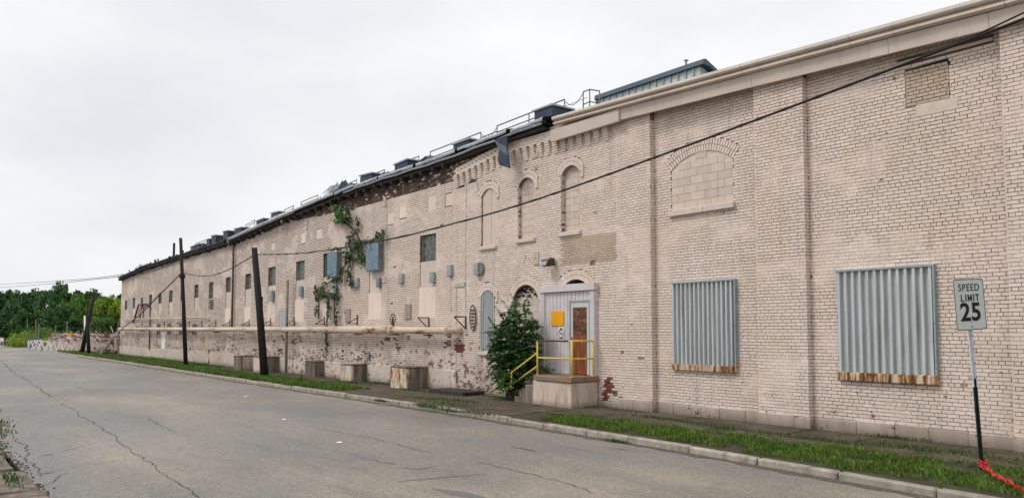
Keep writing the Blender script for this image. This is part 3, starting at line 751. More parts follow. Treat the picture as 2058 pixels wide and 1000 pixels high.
m = MB(); m.bb(l2['a'], l2['b'], YM+.2, YM+.25, l2['z1']+.0, l2['z1']+l2['rise']+.02)
for i in range(40):
    xx = random.uniform(l2['a']+.08, l2['b']-.1); zz = l2['z1']+.1+random.uniform(0, .36)
    m.box((xx, YM+.19, zz), (random.uniform(.08, .2), .05, .05), 0, Matrix.Rotation(random.uniform(-.3, .3), 3, 'Y'))
m.build('loose_brick_fill', M['bare'], bld, kind='stuff')
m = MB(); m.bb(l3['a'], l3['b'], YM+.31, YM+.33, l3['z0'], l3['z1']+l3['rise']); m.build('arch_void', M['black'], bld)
def sill(x0, x1, z, y, h=.11, out=.1, mat='sill', over=.04, joint=True):
    m = MB()
    if joint and x1-x0 > 1.2:
        mm = (x0+x1)/2+.1; m.bevbox(x0-over, mm-.003, y-out, y+.12, z-h, z, .012, 0, .003); m.bevbox(mm+.003, x1+over, y-out, y+.12, z-h, z, .012, 0, .003)
    else: m.bevbox(x0-over, x1+over, y-out, y+.12, z-h, z, .012, 0, .003)
    return m.build('window_sill', M[mat], bld)
sill(upA['a'], upA['b'], upA['z0'], YB, .14, .1, over=.06)
for o in (u1, u2, u3): sill(o['a'], o['b'], o['z0'], YM, .12, .08, over=.07)
sill(l1['a'], l1['b'], l1['z0'], YM, .12, .08, over=.05)
sill(shA['a'], shA['b'], shA['z0'], YB, .15, .1, 'rustsill', .03); sill(shB['a'], shB['b'], shB['z0'], YB, .17, .1, 'rustsill', .03)
m = MB(); p0 = W(1841, 233, YB); p1 = W(1925, 200, YB); m.bevbox(p0[0], p1[0], YB-.012, YB+.05, patchB['z0']-.24, patchB['z0']-.005, .01, 0, .008); m.build('lintel_block', M['sill'], bld)
# tan bricks in the patch
B = Bricks(); B.fill(patchB['a'], patchB['b'], patchB['z0'], lambda u: patchB['z1'], [], plane(YB+.004), lambda a, b, c: 1, 91); B.emit(B.rec, 'brick_patch', bld, BM)
# angle iron lintel over the patch
m = MB(); a = WV(1803, 124, YB-.03); b = WV(1995, 72, YB-.03); m.bar(a, b, .03, .05); m.bar(a+Vector((0, .02, -.1)), b+Vector((0, .02, -.1)), .03, .03); m.build('iron_lintel', M['rusty'], bld)
m = MB(); m.bar(a+Vector((0, 0, -.05)), b+Vector((0, 0, -.05)), .02, .07); m.build('lintel_board', M['plate'], bld)

# corrugated shutters --------------------------------------------------
def corrugated(o, pitch=.15, amp=.028, y=None, frame=True, mat='corr', arch=False, square=True):
    y = (o['y']-.005) if y is None else y; m = MB(); x = o['a']+.01; prof = []; ph = 0
    if square:
        while x < o['b']-.01:
            for dx, dy in ((0, 0), (pitch*.34, 0), (pitch*.44, amp), (pitch*.90, amp)):
                if x+dx < o['b']-.01: prof.append((x+dx, y-amp+dy))
            x += pitch
    else:
        n = int((o['b']-o['a'])/pitch*8)
        prof = [(o['a']+.01+(o['b']-o['a']-.02)*i/n, y-amp/2-amp/2*math.cos(i/8*2*math.pi)) for i in range(n+1)]
    def top(xx):
        if not o['rise']: return o['z1']-.005
        pts, R_, zc, xc, th = arc(o); return zc+math.sqrt(max(0, R_*R_-(xx-xc)**2))-.01
    vs = []; fs = []
    for i, (a, b) in enumerate(prof):
        vs += [(a, b, o['z0']+.0), (a, b, top(a)), (a, b+.006, o['z0']), (a, b+.006, top(a))]
        if i: k = 4*i; fs += [(k-4, k, k+1, k-3), (k-2, k-1, k+3, k+2), (k-3, k+1, k+3, k-1)]
    m.add(vs, fs); sh = m.build('corrugated_shutter', M[mat], bld)
    if frame:
        f = MB(); t = .03; f.bb(o['a']-t, o['b']+t, y-amp-.02, y+.05, o['z1']-.01, o['z1']+.03); f.bb(o['b'], o['b']+t, y-amp-.02, y+.05, o['z0'], o['z1']-.012); f.bb(o['a']-t, o['a'], y-.02, y+.05, o['z0'], o['z1']-.012)
        fr = f.build('shutter_frame', M['galv'], sh)
    return sh
corrugated(shA, .132, .08); corrugated(shB, .15, .085); corrugated(l1, .115, .08, YM+.08, False)

# windows of the long block -------------------------------------------
def glass_window(o, q):
    zs = W((q[0]+q[1])/2, q[3], YM)[1]; y = YM+.12
    f = MB(); f.bb(o['a'], o['a']+.03, y-.02, y+.04, zs, o['z1']); f.bb(o['b']-.03, o['b'], y-.02, y+.04, zs, o['z1']); f.bb(o['a']+.03, o['b']-.03, y-.02, y+.04, o['z1']-.03, o['z1']); f.bb(o['a']+.03, o['b']-.03, y-.02, y+.04, zs, zs+.03)
    w_ = o['b']-o['a']-.06; nx = max(2, round(w_/.27)); nzz = max(3, round((o['z1']-zs)/.25)); dx = w_/nx; dz = (o['z1']-zs-.06)/nzz
    for i in range(1, nx): f.bb(o['a']+.03+dx*i-.008, o['a']+.03+dx*i+.008, y-.01, y+.03, zs+.03, o['z1']-.03)
    for i in range(1, nzz): f.bb(o['a']+.03, o['b']-.03, y-.008, y+.028, zs+.03+dz*i-.008, zs+.03+dz*i+.008)
    fr = f.build('window', M['woodshut'], bld)
    if q[0] > 580:
        g0 = MB(); g0.bevbox(-dx/2+.01, dx/2-.01, -.01, .03, -dz/2+.01, dz/2-.01, .012); me = None
        for i in range(nx):
            for j in range(nzz):
                c = Vector((o['a']+.03+dx*(i+.5), y+.01, zs+.03+dz*(j+.5)))
                if me is None: ob = g0.build('pane', M['glass'], fr); me = ob.data; ob.location = c
                else: ob = bpy.data.objects.new('pane', me); COL.objects.link(ob); adopt(ob, fr); ob.location = c
                ob.rotation_euler = (random.uniform(-.04, .04), 0, random.uniform(-.05, .05))
    else:
        g0 = MB()
        for i in range(nx):
            for j in range(nzz): g0.bevbox(o['a']+.04+dx*i, o['a']+.02+dx*(i+1), y, y+.03, zs+.04+dz*j, zs+.02+dz*(j+1), .01)
        g0.build('pane', M['glass'], fr)
    # smooth infill below, recessed
    if zs-o['z0'] > .15:
        s_ = MB(); s_.bb(o['a'], o['b'], YM+.03, y+.1, o['z0'], zs-.002); s_.build('window_infill', M['block'], bld)
    # smooth rendered panel continuing to the pipe level
for o, q in LW: glass_window(o, q)
for o, q in LW[:7]:
    m = MB(); m.bevbox(o['a']-.02, o['b']+.02, YM-.012, YM+.03, 2.5, o['z0']-.01, .005, 0, .002); m.build('rendered_panel', M['paint'], bld)
for q in [(720, 739, 505, 520), (682, 700, 515, 640)]: pass
for o in LS[:3]: corrugated(o, .12, .02, YM+.03, False)
m = MB(); o = LS[3]; m.bb(o['a'], o['b'], YM+.08, YM+.12, o['z0'], o['z1']); m.build('pane', M['glass'], bld)
def louver(o):
    m = MB(); n = 6 if o['z1']-o['z0'] < 1.3 else 8; dz = (o['z1']-o['z0'])/n
    m.bb(o['a'], o['b'], YM+.05, YM+.07, o['z0'], o['z1'])
    for i in range(n): m.box(((o['a']+o['b'])/2, YM+.02, o['z0']+dz*(i+.5)), (o['b']-o['a'], .05, .012), 0, Matrix.Rotation(.6, 3, 'X'))
    m.build('louvre', M['boxside'], bld)
for o in LV: louver(o)
m = MB(); o = LD; m.bevbox(o['a'], o['b'], YM, YM+.05, o['z0'], o['z1'], .01); m.build('door', M['white'], bld)
m = MB(); a = SX(418); b = SX(427); z0 = W(422, 621)[1]; z1 = W(422, 601)[1]
for i in range(6): m.bb(a, b, YM-.03, YM+.02, z0+(z1-z0)*i/6+.02, z0+(z1-z0)*(i+1)/6-.04)
m.build('louvre', M['rusty'], bld)
for o in LN:
    m = MB(); m.bevbox(o['a']+.014, o['b']-.014, o['y']+.004, o['y']+.04, o['z0']+.014, o['z1']-.014, .006); m.build('vent_infill', M['paint'], bld)

# corbel table --------------------------------------------------------
CZ = lambda x: interp([(SX(915), 7.42), (SX(960), 7.6), (SX(1000), 7.74), (SX(1240), 7.66)], x)
x = SX(915)+.05; i = 0
while x < XM-.15:
    zt = CZ(x); m = MB()
    for r_ in range(6):
        wd = .20 if r_ < 4 else .17; dp = .115-.017*r_; zz = zt-r_*.068
        m.bevbox(x-wd/2+random.uniform(-.006, .006), x+wd/2, YM-dp, YM+.02, zz-.062, zz, .006, 0, .003)
    m.build('corbel', M['paint'], bld); x += .345
m = MB(); x = SX(915)
while x < XM:
    for r_ in range(4):
        zt = CZ(x)+.004+r_*.07; l_ = .205
        if zt+.07 < eave(x)-.05: m.bevbox(x+(.1 if r_ % 2 else 0), min(XM, x+l_+(.1 if r_ % 2 else 0)), YM-.12, YM+.02, zt, zt+.062, .006, 0, .003)
    x += .212
m.build('corbel_course', M['paint'], bld, kind='stuff')

# roof: eave, flashing, coping ------------------------------------------
def roof_strip(x0, x1, step=1.0):
    vs = []; fs = []; n = max(1, int((x1-x0)/step))
    for i in range(n+1):
        x = x0+(x1-x0)*i/n; e = eave(x)+.03*nzv(x*1.3, 0)
        vs += [(x, -.28, e), (x, 2.2, e+.62), (x, 12.3, e+.75), (x, -.28, e-.07), (x, .3, e-.10)]
        if i: k = 5*i; fs += [(k-5, k-4, k+1, k), (k-4, k-3, k+2, k+1), (k-5, k, k+3, k-2), (k-2, k+3, k+4, k-1)]
    m = MB(); m.add(vs, fs); return m.build('roof', M['roof'], bld)
roofm = roof_strip(XEND-.1, -16.95, .7); 
vs = []; m = MB()
for i in range(25):
    x = -16.95+(XR+16.95)*i/24; e = eave(x); m.v += [(x, -.1, e-.03), (x, 12.3, e+.12)]
    if i: k = 2*i; m.f.append((k-2, k-1, k+1, k)); m.mi.append(0)
m.build('roof', M['roof'], bld)
# ragged flashing pieces along the old eave
x = SX(255)
while x < -17.2:
    l_ = random.uniform(1.2, 3.2); x1 = min(x+l_, -17.0); far = x < SX(470)
    if not (far and random.random() < .75):
        m = MB(); n = 8; vs = []; fs = []; d0, d1 = random.uniform(-.03, .05), random.uniform(-.04, .06); bb_ = random.uniform(.08, .2)
        for i in range(n+1):
            xx = x+(x1-x)*i/n; e = eave(xx)+.045+d0+(d1-d0)*i/n+.02*random.random()
            vs += [(xx, -.36, e-.03), (xx, -.33-.02*random.random(), e+.03), (xx, .5+.4*random.random(), e+.22+bb_*.3), (xx, -.345, e-.10+.03*random.random())]
            if i: k = 4*i; fs += [(k-4, k-3, k+1, k), (k-3, k-2, k+2, k+1), (k-4, k, k+3, k-1)]
        m.add(vs, fs); m.build('eave_flashing', M['flash'], bld)
    x = x1+random.uniform(.0, .25)
# gutter pipe under part of the flashing
m = MB(); pts = [Vector((x, -.34, eave(x)-.02)) for x in np.linspace(SX(468), SX(600), 12)]; m.tube(pts, .09, 8); m.build('gutter', M['flash'], bld, True)
m = MB(); pts = [Vector((x, -.30, eave(x)-.07+.015*math.sin(x*3))) for x in np.linspace(SX(700), -17.1, 24)]; m.tube(pts, .04, 8); m.build('gutter', M['galv'], bld, True)
# timber eave plank in shadow
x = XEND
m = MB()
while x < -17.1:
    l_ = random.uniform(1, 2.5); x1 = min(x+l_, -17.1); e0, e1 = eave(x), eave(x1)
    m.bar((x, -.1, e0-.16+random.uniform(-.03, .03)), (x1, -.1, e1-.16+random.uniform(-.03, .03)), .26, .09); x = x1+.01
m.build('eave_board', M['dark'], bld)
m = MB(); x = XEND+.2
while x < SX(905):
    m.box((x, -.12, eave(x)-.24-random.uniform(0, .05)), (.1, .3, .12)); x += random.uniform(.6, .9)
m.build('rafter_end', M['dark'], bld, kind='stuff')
# torn ragged edge at the far end
m = MB()
for i in range(90):
    x = random.uniform(XEND, SX(470)); e = eave(x); s_ = random.uniform(.1, .4)
    m.box((x, random.uniform(-.35, .3), e+random.uniform(-.22, .12)), (s_, .08, s_*.35), 0, Matrix.Rotation(random.uniform(-.5, .5), 3, 'Y'))
m.build('torn_roof_edge', M['roof'], bld, kind='stuff')
# loose tarpaulin heaps on the roof edge
def tarp(px0, px1, yb, hgt, mat='tarp', seed=0, y0=.2):
    rr = random.Random(seed); x0, x1 = SX(px0), SX(px1); n = 14; m = MB(); vs = []; fs = []
    for i in range(n+1):
        for j in range(6):
            u = i/n; x = x0+(x1-x0)*u; yy = y0+j*.28; hh = hgt*math.sin(math.pi*u)**.6*(1-abs(j-2.5)/3.2)
            vs.append((x+rr.uniform(-.12, .12), yy, eave(x)+.12+.25*yy+max(0, hh*rr.uniform(.35, 1.25))))
    for i in range(n):
        for j in range(5): k = i*6+j; fs.append((k, k+1, k+7, k+6))
    m.add(vs, fs); return m.build('torn_tarpaulin', M[mat], roofm)
tarp(628, 676, 0, .75, 'tarp', 1); tarp(632, 650, 0, .8, 'flash', 2, .0); tarp(700, 760, 0, .45, 'tarp', 3); tarp(790, 850, 0, .42, 'tarp', 4); tarp(940, 1000, 0, .35, 'tarp', 5); tarp(1030, 1085, 0, .42, 'tarp', 6); tarp(860, 930, 0, .3, 'flash', 7); tarp(560, 600, 0, .35, 'flash', 8); tarp(700, 720, 0, .3, 'flash', 9)
# hanging rag of membrane
fl = MB(); A = [(993, 281), (1018, 272), (1003, 300), (1018, 296), (1000, 320), (1020, 312), (1003, 331), (1024, 338)]
P = [WV(a, b, -.42-.05*(i % 3)) for i, (a, b) in enumerate(A)]
n_ = len(P); fl.add([p for p in P]+[p+Vector((0, .05, 0)) for p in P], [(0, 1, 3, 2), (2, 3, 5, 4), (4, 5, 7, 6), (8, 10, 11, 9), (10, 12, 13, 11), (12, 14, 15, 13), (0, 2, 10, 8), (2, 4, 12, 10), (4, 6, 14, 12), (1, 9, 11, 3), (3, 11, 13, 5), (5, 13, 15, 7), (6, 7, 15, 14)])
tag(fl.build('roofing_rag', M['tarp']), 'dark torn roofing sheet hanging over the eave above the arched windows', 'tarpaulin')
# coping and fascia of the newer right part
JX = [1110, 1175, 1313, 1497, 1720, 2041]; jx = [SX(p, -.35) for p in JX]+[-2.2, 0.8, 3.8, XR+.3]
for a, b in zip(jx, jx[1:]):
    m = MB(); a += .006; b -= .006
    prof = lambda e: [(-.36, e-.005), (.25, e+.07), (.25, e-.1), (-.33, e-.10), (-.36, e-.07)]
    pr0, pr1 = prof(eave(a)), prof(eave(b)); n = 5
    m.add([(a, y, z) for y, z in pr0]+[(b, y, z) for y, z in pr1], [tuple(range(n))[::-1], tuple(range(n, 2*n))]+[(i, (i+1) % n, n+(i+1) % n, n+i) for i in range(n)])
    m.build('coping', M['coping'], bld)
    m = MB(); prof = lambda e: [(-.24, e-.105), (-.24, e-.15), (-.31, e-.165), (-.31, e-.21), (-.21, e-.238), (-.15, e-.10)]; pr0, pr1 = prof(eave(a)), prof(eave(b)); n = 6
    m.add([(a, y, z) for y, z in pr0]+[(b, y, z) for y, z in pr1], [tuple(range(n))[::-1], tuple(range(n, 2*n))]+[(i, (i+1) % n, n+(i+1) % n, n+i) for i in range(n)])
    m.build('gutter_moulding', M['fascia'], bld)
jf = [SX(1247, -.16)]+[SX(p, -.16) for p in (1520, 1802, 2010)]+[-1.5, 2.5, XR+.3]
for a, b in zip(jf, jf[1:]):
    m = MB(); prof = lambda e: [(-.19, e-.242), (-.16, e-.53), (-.10, e-.53), (.1, e-.46), (.1, e-.242)]; a += .004; b -= .004; pr0, pr1 = prof(eave(a)), prof(eave(b)); n = 5
    m.add([(a, y, z) for y, z in pr0]+[(b, y, z) for y, z in pr1], [tuple(range(n))[::-1], tuple(range(n, 2*n))]+[(i, (i+1) % n, n+(i+1) % n, n+i) for i in range(n)])
    m.build('fascia_board', M['fascia'], bld)
m = MB()   # short sagging board over the corbels
q0, q1, q2, q3 = WV(1107, 262, -.24), WV(1243, 219, -.24), WV(1243, 243, -.22), WV(1107, 285, -.22)
off = Vector((0, .1, 0)); m.add([q0, q1, q2, q3, q0+off, q1+off, q2+off, q3+off], [(0, 1, 2, 3), (4, 7, 6, 5), (0, 4, 5, 1), (3, 2, 6, 7), (0, 3, 7, 4), (1, 5, 6, 2)])
m.build('fascia_board', M['fascia'], bld)
# monitor roof above
YR = 5.0
pk = WV(1405, 123, YR); zl = 8.0
gl = WV(1196, 200, YR)
xA, xB, zt = gl.x, pk.x, pk.z
wallp = MB()
wallp.add([(xq, YR+.06, q) for xq in (xA, xB) for q in (zl-.3, zt-.1)]+[(xq, YR+5.8, q) for xq in (xA, xB) for q in (zl-1.2, zt-2.4)], [(0, 2, 3, 1), (2, 6, 7, 3), (0, 1, 5, 4)]); wallp = wallp.build('monitor_wall', M['ribwall'], bld)
rb = MB(); x = xA
while x < xB: rb.bb(x, x+.07, YR+.02, YR+.07, zl-.3, zt-.12); x += .32
rb.build('wall_rib', M['galv'], wallp)
mo = MB(); mo.prism([(YR-.05, zt-.15), (YR-.02, zt+.02), (YR+.1, zt+.04), (YR+6.1, zt-2.2), (YR+6.1, zt-2.5), (YR+.3, zt-.17)], xA, xB+.2)
mo.build('monitor_roof', M['slateroof'], bld)
vm = MB(); a = WV(1379, 132, YR+.1); vm.tube([a, a+Vector((0, 0, .16))], .04, 8); vm.bb(a.x-.06, a.x+.06, a.y-.06, a.y+.06, a.z+.16, a.z+.19); vm.build('roof_vent', M['galv'], bld)

# roof railings and hatches ------------------------------------------------
RS = [((999, 253), (1134.5, 200), 19), ((865, 305), (966.5, 266), 18), ((794, 332), (842, 314), 15), ((744, 352), (773, 341), 13), ((703, 368), (717, 361), 11), ((663, 384), (688, 374), 11), ((605, 406), (639, 392), 9), ((571, 422), (590, 413), 8), ((494, 452), (512, 442), 7), ((392, 490), (412, 482), 6)]
YRL = 1.4
for i, (a, b, hh) in enumerate(RS):
    A, B_ = WV(a[0], a[1], YRL), WV(b[0], b[1], YRL); h = A.z-W(a[0], a[1]+hh*1.35, YRL)[1]; m = MB()
    lab = ['longest grey pipe roof railing nearest the fascia end', 'grey pipe roof railing above the start of the corbels', 'grey pipe roof railing above the vine end of the eave'][i] if i < 3 else f'small grey pipe roof railing, {["fourth", "fifth", "sixth", "seventh", "eighth", "ninth", "farthest"][i-3]} counted from the fascia end'
    root = empty('roof_railing', (A.x, YRL, A.z-h), lab, 'railing', 'pipe railings on the factory roof')
    m.tube([A, B_], .022, 6); m.build('top_rail', M['railing'], root, True)
    m = MB(); m.tube([A-Vector((0, 0, h*.5)), B_-Vector((0, 0, h*.5))], .02, 6); m.build('middle_rail', M['railing'], root, True)
    n = 3 if (B_-A).length > 3 else 2
    for k in range(n):
        p = A.lerp(B_, k/(n-1)); m = MB(); m.tube([p+Vector((0, 0, .02)), p-Vector((0, 0, h+.2))], .022, 6); m.build('post', M['railing'], root, True)
for i, (a, b) in enumerate([((842, 323), (865, 314)), ((773, 350), (794, 342)), ((717, 371), (744, 360)), ((688, 383), (703, 377)), ((639, 403), (663, 393)), ((966, 277), (999, 264))]):
    A, B_ = WV(a[0], a[1], YRL), WV(b[0], b[1], YRL); m = MB(); m.tube([A, B_], .02, 6); m.tube([A.lerp(B_, .5), A.lerp(B_, .5)-Vector((0, 0, .6))], .02, 6)
    tag(m.build('low_roof_rail', M['railing'], None, True), f'single low rail closing a gap between roof railings, {["third", "fourth", "fifth", "sixth", "farthest", "nearest the hanging sheet"][i]} gap', 'railing', 'low rails between the roof railings')
# box railing at the end
root = empty('roof_railing', WV(1185, 205, 3.2), 'boxy end corner of roof railing standing beside the metal monitor roof', 'railing')
T = [WV(1172, 185, 2.4), WV(1185, 180, 3.4), WV(1205, 183, 3.4)]; dz = Vector((0, 0, -.85))
m = MB(); m.tube(T, .022, 6); m.build('top_rail', M['railing'], root, True); m = MB(); m.tube([p+dz*.5 for p in T], .02, 6); m.build('middle_rail', M['railing'], root, True)
for p in T: m = MB(); m.tube([p, p+dz*1.1], .022, 6); m.build('post', M['railing'], root, True)
m = MB(); pts = []
for (a, b) in [((1134, 203), (1172, 187)), ((966, 268), (999, 255))]:
    p, q = WV(*a, 1.4), WV(*b, 1.6 if a[0] > 1100 else 1.4); m.tube([p.lerp(q, t/8)-Vector((0, 0, .25*math.sin(math.pi*t/8))) for t in range(9)], .012, 5)
tag(m.build('slack_chain', M['railing']), 'slack chains hung between the roof railing sections', 'chain')
HT = [(1092, 0, .85, 1.1, .78, 'dark roof hatch with pale lid beside the end of the fascia'), (925, 0, 1.0, 1.2, .72, 'dark roof hatch above the peeling end of the corbels'), (803, 0, 1.0, 1.2, .72, 'dark open roof hatch draped in torn membrane'), (732, 0, 1.1, 1.2, .75, 'roof hatch with a broken pale side'), (548, 0, 1.1, 1.2, .8, 'dark blue roof hatch above the far drainpipe'), (518, 0, 1.1, 1.2, .75, 'dark roof hatch, second left of the hatch above the far drainpipe'), (474, 0, 1.2, 1.2, .85, 'roof hatch standing over the long brown drainpipe'), (449, 0, .9, 1.0, .95, 'upright dark roof hatch left of the long brown drainpipe'), (425, 0, .9, 1.0, .9, 'dark roof hatch, right one of the close pair left of the drainpipe'), (414, 0, .7, .9, .7, 'smaller dark roof hatch, left one of the close pair'), (388, 0, 2.0, 1.2, .5, 'long low roof hatch just right of the slim utility pole')]
for px, py, lx, ly, hz_, lab in HT:
    hz_ *= .62; ly *= .8
    x = SX(px, .35); z = eave(x)+.18; root = empty('roof_hatch', (x, 1.4, z), lab or 'small dark roof hatch in the far row along the old eave', 'roof hatch', 'roof hatches along the eave')
    m = MB(); m.bevbox(x-lx/2, x+lx/2, .35, .35+ly, z-.1, z+hz_, .02); m.build('curb', M['hatch'], root)
    m = MB(); c = Vector((x, .35+ly/2, z+hz_+.03)); m.box(c, (lx+.1, ly+.1, .05), 0, Matrix.Rotation(random.uniform(-.05, .05), 3, 'Y')); m.build('lid', M['hatchlid'], root)

# downspouts etc. -------------------------------------------------------
def vpipe(px, y0, y1, r, mat, name='downspout', yy=-.08):
    x = SX(px, yy); m = MB(); z0 = W(px, y0, yy)[1]; z1 = W(px, y1, yy)[1]; m.tube([(x, yy, z0), (x, yy, z1)], r, 8); return m.build(name, M[mat], bld, True)
vpipe(466, 484, 662, .06, 'rusty'); vpipe(301, 612, 702, .05, 'rusty'); vpipe(287, 614, 640, .04, 'rusty')
m = MB(); m.tube([WV(301, 616, -.1), WV(293, 610, -.1), WV(286, 612, -.1), WV(281, 640, -.15)], .07, 8); m.build('downspout', M['rusty'], bld, True)
m = MB(); m.tube([WV(279, 611, -.1), WV(268, 648, -.12)], .07, 8); m.build('downspout', M['rusty'], bld, True)
for px, a, b in ((770, 487, 470), (610, 458, 440)): pass
m = MB()
for px, py in ((566, 446), (458, 487)): 
    p = WV(px, py, -.25); m.tube([p+Vector((0, 0, .1)), p, p+Vector((.0, .05, -.18)), p+Vector((-.12, .1, -.32))], .05, 8)
m.build('gutter_elbow', M['thinpipe'], bld, True)
# vertical joints and cracks in the wall
def wall_crack(pts, y=YM, wd=.012):
    m = MB()
    for a, b in zip(pts, pts[1:]):
        A, B_ = WV(*a, y-.006), WV(*b, y-.006); n = max(1, int((B_-A).length/.12)); 
        for k in range(n):
            p = A.lerp(B_, k/n)+Vector((random.uniform(-.015, .015), 0, 0)); q = A.lerp(B_, (k+1)/n); ww = wd*random.uniform(.4, 1.2)
            m.add([p+Vector((-ww, 0, 0)), p+Vector((ww, 0, 0)), q+Vector((ww, 0, 0)), q+Vector((-ww, 0, 0))], [(0, 1, 2, 3)])
    m.build('wall_crack', M['crack'], bld)
wall_crack([(952, 312), (955, 345), (962, 382)]); wall_crack([(937, 360), (936, 520), (936, 640)], wd=.009); wall_crack([(1057, 512), (1053, 530)])
wall_crack([(778, 400), (778, 470), (779, 640)], wd=.006); wall_crack([(655, 745), (655, 720), (657, 672)], wd=.02); wall_crack([(917, 580), (917, 770)], wd=.006)
wall_crack([(870, 752), (882, 760), (892, 778)]); wall_crack([(893, 748), (900, 765)])
# anchor plates
for i, (px, py, hw, hh) in enumerate([(1077, 305, .1, .17), (1076, 336, .07, .07), (1077, 518, .12, .2), (773, 405, .1, .2), (616, 452, .1, .22), (430, 513, .09, .2), (505, 490, .09, .18), (771, 561, .12, .14), (606, 587, .12, .14), (923, 572, .32, .07), (1138, 300, .03, .03)]):
    p = WV(px, py, YM-.02); m = MB(); m.bevbox(p.x-hw, p.x+hw, YM-.035, YM+.01, p.z-hh, p.z+hh, .006); o = m.build('anchor_plate', M['plate'], bld)
    b_ = MB(); b_.tube([(p.x, YM-.05, p.z), (p.x, YM-.03, p.z)], .018, 6); b_.build('bolt', M['rusty'], o)

# ------------------------------------------------------------------ door enclosure (part of the building)
dx0, dx1 = SX(1088, -.06), SX(1196, -.06); dz0 = .82; dz1 = W(1142, 571, -.06)[1]
fr = MB(); yF = -.1
fr.bb(dx0, dx0+.16, yF, .1, dz0, dz1-.21); fr.bb(dx1-.16, dx1, yF, .1, dz0, dz1-.21); fr.bb(dx0-.04, dx1+.04, yF-.04, .1, dz1-.2, dz1)
fr.bb(dx0+.16, dx0+.2, yF+.03, .1, dz0, dz1-.21)
enc = fr.build('door_surround', M['board'], bld)
d0, d1 = SX(1145, -.06), SX(1187, -.06); dtop = W(1165, 603, -.06)[1]
n = 12; x0 = dx0+.2; x1 = dx1-.16; bw = (x1-x0)/n
for i in range(n):
    a, b = x0+bw*i+.006, x0+bw*(i+1)-.006
    for lo, hi, za, zb in (((a, b, dz0, dz1-.21),) if (b <= d0 or a >= d1) else tuple(t for t in ((a, min(b, d0), dz0, dtop), (max(a, d1), b, dz0, dtop), (a, b, dtop, dz1-.21)) if t[1]-t[0] > .015)):
        m = MB(); m.bevbox(lo, hi, yF+.045+random.uniform(0, .004), .08, za, zb, .006); m.build('board', M['board'], enc)
m = MB(); m.bb(x0, x1, .0, .06, dz0, dz1-.22); m.build('backing_board', M['black'], enc)
df = MB(); yd = yF+.02
df.bb(d0, d0+.05, yd, .06, dz0, dtop); df.bb(d1-.05, d1, yd, .06, dz0, dtop); df.bb(d0+.05, d1-.05, yd, .06, dtop-.05, dtop); df.build('door_frame', M['galv'], enc)
dr = MB(); dr.bb(d0+.06, d0+.14, yd+.012, .05, dz0+.02, dtop-.06); dr.bb(d1-.14, d1-.06, yd+.012, .05, dz0+.02, dtop-.06); dr.bb(d0+.14, d1-.14, yd+.012, .05, dtop-.2, dtop-.06)
door = dr.build('door', M['doorframe'], bld)
zm = W(1165, 673, -.06)[1]
m = MB(); m.bb(d0+.14, d1-.14, yd+.03, .05, zm+.02, dtop-.2); m.build('door_pane', M['doorup'], door)
m = MB(); m.bb(d0+.14, d1-.14, yd+.022, .05, dz0+.02, zm+.015); m.build('door_panel', M['doorlow'], door)
m = MB(); m.box((d0+.1, yd-.02, zm-.12), (.03, .06, .14)); m.build('handle', M['galv'], door)
# orange notice
a = WV(1108, 625, yF+.03); b = WV(1133, 654, yF+.03); z0 = W(1120, 654, yF)[1]; z1 = W(1120, 625, yF)[1]
m = MB(); m.bb(a.x, b.x, yF+.02, yF+.035, z0, z1); tag(m.build('notice_board', M['orange']), 'blank bright orange square notice fixed to the grey boards left of the door', 'notice')
# no smoking sign
def text_obj(txt, size, mat, origin, ux, uz, parent, depth=.004, bold=.0, align='CENTER', xs=1., sp_c=0.):
    cu = bpy.data.curves.new('text', 'FONT'); cu.body = txt; cu.size = size; cu.align_x = align; cu.extrude = depth/2; cu.offset = bold; cu.resolution_u = 3; cu.space_character = 1.0+sp_c
    t = bpy.data.objects.new('lettering', cu); COL.objects.link(t); bpy.context.view_layer.update()
    me = bpy.data.meshes.new_from_object(t.evaluated_get(bpy.context.evaluated_depsgraph_get())); bpy.data.objects.remove(t)
    ux = Vector(ux).normalized(); uz = Vector(uz).normalized(); nn = ux.cross(uz)
    for v in me.vertices: c = v.co.copy(); v.co = Vector(origin)+ux*c.x*xs+uz*c.y+nn*c.z
    me.materials.clear(); me.materials.append(mat); o = bpy.data.objects.new('lettering', me); COL.objects.link(o); adopt(o, parent); return o
nx0, nx1 = SX(1121, yF), SX(1133, yF); nz0, nz1 = W(1127, 683, yF)[1], W(1127, 656, yF)[1]; nxc = (nx0+nx1)/2
ns = MB(); ns.bb(nx0, nx1, yF+.015, yF+.03, nz0, nz1); nsg = tag(ns.build('no_smoking_sign', M['white']), 'small white no smoking sign below the orange notice', 'sign')
text_obj('NO', .075, M['ink'], (nxc, yF+.012, nz1-.085), (1, 0, 0), (0, 0, 1), nsg, bold=.002); text_obj('SMOKING', .055, M['ink'], (nxc, yF+.012, nz0+.03), (1, 0, 0), (0, 0, 1), nsg, bold=.002, xs=.85)
rg_ = MB(); R0 = (nx1-nx0)*.42; zc = nz0+(nz1-nz0)*.5; pr = [Vector((nxc+R0*math.cos(t), yF+.011, zc+R0*math.sin(t))) for t in np.linspace(0, 2*math.pi, 25)]
rg_.tube(pr, .008, 5, cap=False); rg_.bar((nxc-R0*.7, yF+.011, zc+R0*.7), (nxc+R0*.7, yF+.011, zc-R0*.7), .006, .014); rg_.box((nxc, yF+.012, zc), (R0*1.2, .006, .022)); rg_.build('no_smoking_symbol', M['ink'], nsg)

